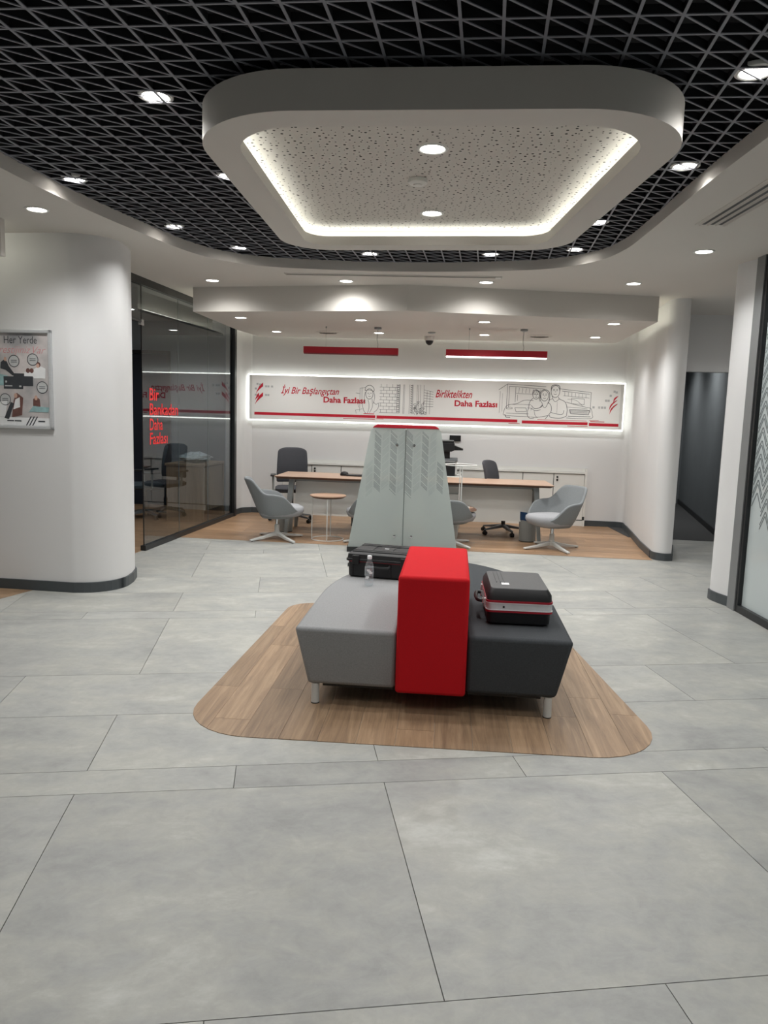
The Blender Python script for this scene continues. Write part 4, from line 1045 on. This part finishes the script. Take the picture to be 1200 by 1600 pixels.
t = thing('water_bottle', 'small clear plastic water bottle with white cap on the light seat', 'bottle', (-0.085, 4.81, 0.431))
MB().lathe([(0.001, 0.004), (0.022, 0.0), (0.029, 0.006), (0.030, 0.03), (0.0285, 0.034), (0.030, 0.04), (0.030, 0.075), (0.0285, 0.08), (0.030, 0.086), (0.030, 0.125), (0.024, 0.15), (0.014, 0.168), (0.0125, 0.18)], 24).build('body', 'clear', t, smooth=True, angle=60)
MB().lathe([(0.0305, 0.072), (0.0305, 0.124)], 24).build('wrap_label', 'clear', t, smooth=True)
wl = MB()
for k, (a, z) in enumerate(((-100, .108), (-85, .10), (-110, .062), (-118, .055), (-70, .09))):
    a = radians(a); c = (0.0312 * cos(a), 0.0312 * sin(a), z); wl.box(c, (0.022, 0.0012, 0.012), a + pi / 2)
wl.build('label_print', 'cap', t)
MB().lathe([(0.0148, 0.178), (0.0150, 0.184), (0.0150, 0.198), (0.0138, 0.200), (0.001, 0.200)], 20).build('cap', 'cap', t, smooth=True)

# ================================================================== FROSTED DIVIDER
dv = thing('frosted_divider', 'tapered frosted glass divider with red top cap between the desks', 'divider', (0.218, 8.40, 0), radians(0.6))
def dpoly(x_at, z):  # half width at height
    return x_at
HW0, HW1, ZB, ZT = 0.617, 0.385, 0.05, 1.405
hw = lambda z: HW0 + (HW1 - HW0) * (z - ZB) / (ZT - ZB)
def leaf(s, y):
    pts = [(s * 0.004, ZB), (s * hw(ZB), ZB)] + [(s * hw(z), z) for z in (0.3, 0.6, 0.9, 1.2, ZT - 0.07)] + [(s * (hw(ZT - .07) - 0.008), ZT - 0.03), (s * (hw(ZT) - 0.022), ZT - 0.005), (s * 0.004, ZT)]
    o = MB(); n = len(pts)
    o.add([(p[0], y, p[1]) for p in pts] + [(p[0], y + 0.008, p[1]) for p in pts], [tuple(range(n)), tuple(range(2 * n - 1, n - 1, -1))] + [(i, (i + 1) % n, n + (i + 1) % n, n + i) for i in range(n)])
    return o.build('glass_leaf', 'frost', dv)
for s in (-1, 1): leaf(s, -0.055)
MB().loft([[(sx * w_, sy * 0.062, z) for sx, sy in ((-1, -1), (1, -1), (1, 1), (-1, 1))] for w_, z in ((0.372, ZT - 0.004), (0.352, ZT + 0.016), (0.315, ZT + 0.032))]).build('top_cap', 'redlac', dv, bevel=0.006)
MB().box((0, -0.0, 0.0275), (2 * HW0 + 0.02, 0.16, 0.055)).build('plinth', 'blackmat', dv)
MB().box((0, 0, 0.72), (0.02, 0.05, 1.32)).build('centre_post', 'greymetal', dv)
for x in (-0.095, 0.095):
    for z in (1.215, 0.185):
        MB().lathe([(0.016, 0), (0.016, 0.01), (0.001, 0.012)], 14).xf(Matrix.Translation((x, -0.055, z)) @ Matrix.Rotation(radians(90), 4, 'X')).build('glass_clamp', 'chrome', dv)
        MB().box((x / 2, -0.02, z), (abs(x), 0.012, 0.014)).build('clamp_arm', 'greymetal', dv)
pt = MB(); pl = MB()
colw = 0.088
for c in range(-7, 7):
    x0 = c * colw
    dark = c % 2 == 0
    for k in range(70):
        z = 0.58 + k * 0.0145 + (0.03 if c % 3 else 0)
        if z < 0.62 + 0.1 * ((c * 37) % 5) / 5 : continue
        xm = max(abs(x0 + 0.006), abs(x0 + colw - 0.006))
        if z + 0.07 > ZT - 0.015 or xm > hw(z + 0.07) - 0.012: continue
        if k % 6 in (4,): continue
        (pt if dark else pl).ribbon([(x0 + 0.008, z + 0.068), (x0 + colw - 0.008, z)] if dark else [(x0 + 0.008, z), (x0 + colw - 0.008, z + 0.068)], 0.0034 if dark else 0.003, -0.0556)
tag(pt.build('chevron_pattern', 'chevm', dv), kind='stuff'); tag(pl.build('chevron_pattern', 'chevl', dv), kind='stuff')

# ================================================================== DESKS
def desk(x, y, rz, L, D, label, legs):
    t = thing('office_desk', label, 'desk', (x, y, 0), rz)
    zt = 0.742
    o = MB().loft([[(p[0], p[1], z) for p in q] for q, z in (([(0.04, 0.035), (L - 0.04, 0.035), (L - 0.04, D - 0.035), (0.04, D - 0.035)], zt - 0.032), ([(0, 0), (L, 0), (L, D), (0, D)], zt - 0.006))])
    o.build('desktop_edge', 'deskedge', t)
    MB().box((L / 2, D / 2, zt - 0.003), (L, D, 0.006)).build('desktop', 'desktop', t)
    for lx in legs:
        for yy, lean in ((0.16, -0.07), (D - 0.16, 0.07)):
            sx = 1 if lx < L / 2 else -1
            o = MB().loft([[(lx + sx * -0.035 + dx, yy + lean + dy, 0) for dx, dy in ((-.02, -.025), (.02, -.025), (.02, .025), (-.02, .025))], [(lx + sx * 0.03 + dx, yy + dy, zt - 0.035) for dx, dy in ((-.035, -.035), (.035, -.035), (.035, .035), (-.035, .035))]])
            o.build('leg', 'greymetal', t, bevel=0.004)
    MB().box((L / 2, 0.2, zt - 0.05), (L - 0.42, 0.05, 0.035)).build('front_beam', 'greymetal', t)
    MB().box((L / 2, 0.24, zt - 0.27), (L - 0.46, 0.018, 0.43)).build('modesty_panel', 'white', t)
    for bx in (0.22, L - 0.22): MB().box((bx, 0.21, zt - 0.06), (0.03, 0.05, 0.05)).build('panel_bracket', 'black', t)
    return t
desk(-1.395, 9.37, radians(-5.2), 1.60, 0.80, 'left oak-topped desk with white modesty panel beside the glass partition', (0.17, 1.43))
desk(0.475, 9.20, radians(-3.5), 1.60, 0.80, 'right oak-topped desk with white modesty panel behind the lone armchair', (0.17, 1.43))
# flat black gadget on the left desk
t = thing('desk_phone', 'flat black handset device lying on the left desk', 'phone', (-0.53, 9.72, 0.742), radians(-5))
MB().box((0.24, 0, 0.012), (0.42, 0.16, 0.018)).build('body', 'black', t, bevel=0.006)
MB().loft([[(0.055 * sx * cos(2 * pi * i / 16), 0.05 * sx * sin(2 * pi * i / 16), z) for i in range(16)] for sx, z in ((1, 0.001), (1.05, 0.02), (0.8, 0.045), (0.3, 0.055))]).build('handset', 'black', t, smooth=True)
# pedestals under the desks
t = thing('drawer_pedestal', 'dark grey drawer pedestal under the left desk behind the divider', 'drawer unit', (-0.44, 9.98, 0), radians(-5))
MB().box((0.21, 0.28, 0.30), (0.42, 0.55, 0.52)).build('carcass', 'greyped', t, bevel=0.003)
for k in range(3): MB().box((0.21, 0.566, 0.13 + 0.17 * k), (0.40, 0.018, 0.16)).build('drawer', 'greyped', t, bevel=0.003)
for x in (0.05, 0.37):
    for y in (0.06, 0.5): MB().lathe([(0.018, 0), (0.018, 0.04)], 10, (x, y, 0)).build('caster', 'black', t)
t = thing('drawer_pedestal', 'white drawer pedestal under the right desk next to the divider', 'drawer unit', (0.52, 9.42, 0), radians(-7))
MB().box((0.21, 0.28, 0.30), (0.42, 0.60, 0.56)).build('carcass', 'white', t, bevel=0.003)
for k in range(3): MB().box((0.21, 0.59, 0.13 + 0.17 * k), (0.40, 0.018, 0.16)).build('drawer', 'white', t, bevel=0.003)
MB().box((0.21, 0.28, 0.012), (0.40, 0.56, 0.024)).build('plinth', 'blackmat', t)

# printer on its stand
t = thing('printer_stand', 'white cabinet under the black printer', 'cabinet', (0.78, 10.36, 0), radians(-5))
MB().box((0, 0.25, 0.36), (0.56, 0.5, 0.72)).build('carcass', 'white', t, bevel=0.004)
for s in (-1, 1):
    d = MB().box((s * 0.138, -0.008, 0.37), (0.27, 0.016, 0.66)).build('door', 'white', t, bevel=0.002)
    MB().box((s * 0.03, -0.02, 0.5), (0.008, 0.012, 0.1)).build('handle', 'alu', d)
t = thing('printer', 'black multifunction office printer beside the divider', 'printer', (0.79, 10.62, 0.721), radians(-5))
MB().box((0, 0, 0.09), (0.40, 0.40, 0.18)).build('paper_drawer_unit', 'blackmat', t, bevel=0.006)
MB().box((0.213, 0, 0.125), (0.03, 0.36, 0.19)).build('side_panel', 'white', t, bevel=0.004)
MB().box((0.26, -0.1, 0.03), (0.09, 0.14, 0.015), 0, ('Y', -0.4)).build('paper_tray', 'white', t)
MB().box((0.0, 0.0, 0.225), (0.46, 0.42, 0.03)).build('output_tray', 'greyped', t, bevel=0.004)
MB().prism([(-0.2, -0.15), (0.12, -0.15), (0.12, 0.18), (-0.2, 0.18)], 0.24, 0.34).build('neck', 'black', t)
MB().loft([[(-0.22, -0.2, 0.34), (0.14, -0.2, 0.34), (0.14, 0.2, 0.34), (-0.22, 0.2, 0.34)], [(-0.22, -0.22, 0.36), (0.18, -0.22, 0.36), (0.18, 0.22, 0.36), (-0.22, 0.22, 0.36)], [(-0.22, -0.22, 0.46), (0.18, -0.22, 0.46), (0.18, 0.22, 0.46), (-0.22, 0.22, 0.46)]]).build('scanner_unit', 'blackmat', t, bevel=0.004)
MB().box((-0.02, 0, 0.475), (0.38, 0.42, 0.03)).build('feeder_lid', 'black', t, bevel=0.006)
MB().loft([[(0.17, -0.2, 0.36), (0.17, 0.0, 0.36), (0.17, 0.0, 0.43), (0.17, -0.2, 0.43)], [(0.30, -0.22, 0.365), (0.30, 0.0, 0.365), (0.30, 0.0, 0.385), (0.30, -0.22, 0.385)]]).build('control_panel', 'black', t)

# ================================================================== ARMCHAIRS
SM = lambda a, b, x: (lambda t: t * t * (3 - 2 * t))(max(0, min(1, (x - a) / (b - a))))
def armchair(x, y, rz, label, base_rz):
    t = thing('armchair', label, 'armchair', (x, y, 0), rz, 'grey swivel armchairs')
    A = [(-142 + 284 * i / 36) for i in range(37)]
    T = [0, 0.12, 0.28, 0.45, 0.62, 0.8, 0.93, 1.0]
    V = []; F = []
    for a in A:
        aa = abs(a); h = 0.755 - 0.175 * SM(32, 72, aa) - 0.20 * SM(84, 142, aa)
        sa, ca = sin(radians(a)), cos(radians(a))
        sx = math.copysign(abs(sa) ** 0.8, sa); sy = math.copysign(abs(ca) ** 0.85, ca)
        for tt in T:
            k = tt ** 0.55
            z = 0.285 + tt * (h - 0.285)
            rx = 0.185 + 0.115 * k + 0.0 * tt; ry = (0.17 + 0.13 * k) if ca > 0 else (0.185 + 0.09 * k)
            by = 0.05 * tt * max(0, ca) ** 2 * SM(0.3, 0.8, z)
            V.append((rx * sx, ry * sy + by + (0.04 * tt if ca > 0 else 0), z))
    nT = len(T)
    for i in range(len(A) - 1):
        for j in range(nT - 1): F.append((i * nT + j, (i + 1) * nT + j, (i + 1) * nT + j + 1, i * nT + j + 1))
    MB().add(V, F).build('shell', 'chairfab', t, smooth=True, solid=0.032, sub=1, angle=180)
    n = 28
    def sq(rx, ry, z, oy=0): return [(rx * math.copysign(abs(cos(2 * pi * i / n)) ** 0.75, cos(2 * pi * i / n)), oy + ry * math.copysign(abs(sin(2 * pi * i / n)) ** 0.75, sin(2 * pi * i / n)), z) for i in range(n)]
    MB().loft([sq(0.12, 0.12, 0.262), sq(0.19, 0.185, 0.272), sq(0.215, 0.21, 0.30)]).build('shell_base', 'chairfab', t, smooth=True, angle=60)
    MB().loft([sq(0.19, 0.20, 0.285, -0.02), sq(0.235, 0.255, 0.31, -0.04), sq(0.25, 0.275, 0.36, -0.05), sq(0.245, 0.27, 0.40, -0.05), sq(0.215, 0.24, 0.42, -0.04), sq(0.12, 0.14, 0.428, -0.02)]).build('seat', 'chairfab2', t, smooth=True, angle=80)
    MB().lathe([(0.030, 0.085), (0.030, 0.175), (0.026, 0.185)], 18).build('column', 'whitemetal', t, smooth=True)
    MB().lathe([(0.020, 0.18), (0.020, 0.265)], 16).build('gas_lift', 'chrome', t, smooth=True)
    MB().lathe([(0.045, 0.045), (0.036, 0.10), (0.030, 0.105)], 18).build('hub', 'whitemetal', t, smooth=True)
    for k in range(4):
        a = base_rz - rz + pi / 2 * k
        c_, s_ = cos(a), sin(a)
        def sec(d, wd, z0, z1): return [(d * c_ - wd * s_ * q, d * s_ + wd * c_ * q, z) for q, z in ((-1, z0), (1, z0), (1, z1), (-1, z1))]
        lg = MB().loft([sec(0.02, 0.024, 0.05, 0.092), sec(0.20, 0.022, 0.022, 0.052), sec(0.375, 0.018, 0.006, 0.026)]).build('leg', 'whitemetal', t, bevel=0.005, smooth=True)
        MB().lathe([(0.012, 0.0), (0.012, 0.008)], 10, (0.35 * c_, 0.35 * s_, 0)).build('glide', 'black', lg)
    MB().box((0.295, 0.20, 0.40), (0.006, 0.03, 0.04)).build('maker_tag', 'black', t)
    return t
armchair(-1.30, 9.015, radians(104), 'grey swivel armchair on the left beside the round side table', radians(41))
armchair(2.03, 8.90, radians(-62), 'grey swivel armchair alone on the right in front of the wall', radians(20))
armchair(-0.13, 9.02, radians(-120), 'grey swivel armchair mostly hidden behind the divider on its left side', radians(20))
armchair(0.78, 8.97, radians(112), 'grey swivel armchair right of the divider with upturned table on its seat', radians(41))

# ================================================================== SIDE TABLES
def side_table(x, y, z, flip, label):
    t = thing('side_table', label, 'side table', (x, y, z), 0, 'round wood and wire side tables')
    f = (lambda q: 0.55 - q) if flip else (lambda q: q)
    r0 = 0.22
    prof = [(0.005, f(0.518)), (0.185, f(0.518)), (r0, f(0.538)), (r0, f(0.55)), (0.005, f(0.55))]
    if flip: prof = prof[::-1]
    MB().lathe(prof, 36).build('tabletop', 'desktop', t, smooth=True, angle=30)
    MB().loft([[(q * cos(2 * pi * i / 36), q * sin(2 * pi * i / 36), f(z)) for i in range(36)] for q, z in ((0.18, 0.5165), (0.187, 0.517), (r0 + 0.0015, 0.5375))], False).build('tabletop_edge', 'deskedge', t, smooth=True)
    R = 0.195; zr = f(0.007)
    MB().tube([(R * cos(2 * pi * i / 40), R * sin(2 * pi * i / 40), zr) for i in range(40)], 0.007, 8, True).build('base_ring', 'whitemetal', t, smooth=True)
    for a in (178, 272, 84):
        a = radians(a); MB().tube([(R * cos(a), R * sin(a), f(0.007)), (R * cos(a), R * sin(a), f(0.518))], 0.0065, 8).build('leg', 'whitemetal', t, smooth=True)
    MB().tube([(0.13 * cos(2 * pi * i / 30), 0.13 * sin(2 * pi * i / 30), f(0.514)) for i in range(30)], 0.005, 8, True).build('top_ring', 'whitemetal', t)
    return t
side_table(-0.69, 9.11, 0, False, 'round side table with wooden top and white wire base')
side_table(0.90, 8.99, 0.43, True, 'upside-down side table resting on the armchair beside the divider')

# ================================================================== OFFICE CHAIRS
def office_chair(x, y, rz, label, base_rz, tint='mesh', arms=True, h=1.0):
    t = thing('office_chair', label, 'office chair', (x, y, 0), rz)
    V = []; F = []; nx, nz = 12, 10
    for j in range(nz + 1):
        tz = j / nz; z = 0.54 + tz * (h - 0.54)
        wd = 0.225 - 0.02 * tz ** 2 - 0.02 * SM(0.9, 1.0, tz) ** 2
        for i in range(nx + 1):
            q = 2 * i / nx - 1
            V.append((wd * q, 0.23 + 0.07 * tz - 0.045 * q * q * -1 * -1 + 0.03 * sin(pi * tz) * -1, z - (0.03 * abs(q) ** 4 if j == nz else 0)))
    for j in range(nz):
        for i in range(nx): F.append((j * (nx + 1) + i, j * (nx + 1) + i + 1, (j + 1) * (nx + 1) + i + 1, (j + 1) * (nx + 1) + i))
    MB().add(V, F).build('backrest', tint, t, smooth=True, solid=0.03, sub=1, angle=180)
    MB().loft([[(p[0], p[1], z) for p in rr(a, b, 0.09, 5)] for a, b, z in ((0.40, 0.40, 0.425), (0.47, 0.46, 0.44), (0.48, 0.47, 0.48), (0.42, 0.41, 0.50))]).build('seat', tint, t, smooth=True)
    MB().tube([(0, 0.05, 0.41), (0, 0.24, 0.42), (0, 0.285, 0.50), (0, 0.29, 0.62)], 0.022, 8).build('back_support', 'black', t, smooth=True)
    MB().lathe([(0.028, 0.09), (0.028, 0.26), (0.018, 0.265), (0.018, 0.42)], 14).build('gas_lift', 'black', t, smooth=True)
    if arms:
        for s in (-1, 1):
            ar = MB().box((s * 0.27, 0.02, 0.655), (0.075, 0.24, 0.025)).build('armrest', 'black', t, bevel=0.008)
            MB().tube([(s * 0.20, 0.03, 0.43), (s * 0.265, 0.03, 0.45), (s * 0.27, 0.03, 0.645)], 0.016, 8).build('armrest_post', 'greymetal', ar, smooth=True)
    for k in range(5):
        a = base_rz + 2 * pi * k / 5
        c_, s_ = cos(a), sin(a)
        lg = MB().loft([[(d * c_ - wd * s_ * q, d * s_ + wd * c_ * q, z) for q, z in ((-1, z0), (1, z0), (1, z1), (-1, z1))] for d, wd, z0, z1 in ((0.02, 0.024, 0.085, 0.13), (0.31, 0.014, 0.062, 0.082))]).build('base_arm', 'greyped', t, bevel=0.004)
        cw_ = MB()
        for q in (-1, 1):
            cw_.add(*(lambda b: (b.v, b.f))(MB().lathe([(0.001, -0.009), (0.026, -0.009), (0.028, 0), (0.026, 0.009), (0.001, 0.009)], 14).xf(Matrix.Translation((0.31 * c_ - 0.014 * q * s_, 0.31 * s_ + 0.014 * q * c_, 0.028)) @ Matrix.Rotation(a, 4, 'Z') @ Matrix.Rotation(radians(90), 4, 'X'))))
        cw_.box((0.31 * c_, 0.31 * s_, 0.05), (0.02, 0.018, 0.03), a)
        cw_.build('caster', 'black', lg)
    return t
office_chair(-1.31, 10.55, radians(8), 'dark high-backed office chair behind the left desk', radians(30), h=1.04)
office_chair(1.61, 9.98, radians(58), 'dark office chair turned sideways behind the right desk', radians(10), arms=False, h=0.98)
M['meshb'] = mat('teal_office_fabric', '2f3b42', 0.85, var=0.1, scale=80)
office_chair(-3.36, 10.45, radians(-60), 'dark office chair seen through the smoked glass', radians(15), 'meshb', h=1.03)

# ================================================================== BINS
def bin_(x, y, r, h, bag, label):
    t = thing('waste_bin', label, 'waste bin', (x, y, 0))
    MB().loft([[(q * cos(2 * pi * i / 28), q * sin(2 * pi * i / 28), z) for i in range(28)] for q, z in ((r * 0.86, 0.0), (r * 0.86, 0.004), (r, h), (r * 0.97, h), (r * 0.84, 0.01))]).build('bucket', 'greymetal', t, smooth=True)
    MB().lathe([(r * 0.88, 0.0), (r * 0.885, 0.012)], 28).build('base_band', 'black', t)
    if bag:
        rnd = random.Random(4)
        MB().loft([[(q * rnd.uniform(.99, 1.04) * cos(2 * pi * i / 28), q * rnd.uniform(.99, 1.04) * sin(2 * pi * i / 28), z + (rnd.uniform(-.02, .02) if k == 0 else rnd.uniform(-.004, .008))) for i in range(28)] for k, (q, z) in enumerate(((r * 1.0, h - 0.085), (r * 1.03, h - 0.03), (r * 1.03, h + 0.008), (r * 0.93, h + 0.004), (r * 0.88, h - 0.1)))], False).build('bin_liner', 'bluebag', t, smooth=True)
    return t
bin_(1.83, 9.40, 0.118, 0.37, True, 'grey waste bin with blue liner beside the right armchair')
bin_(-1.275, 9.62, 0.10, 0.31, False, 'plain grey waste bin behind the left armchair')
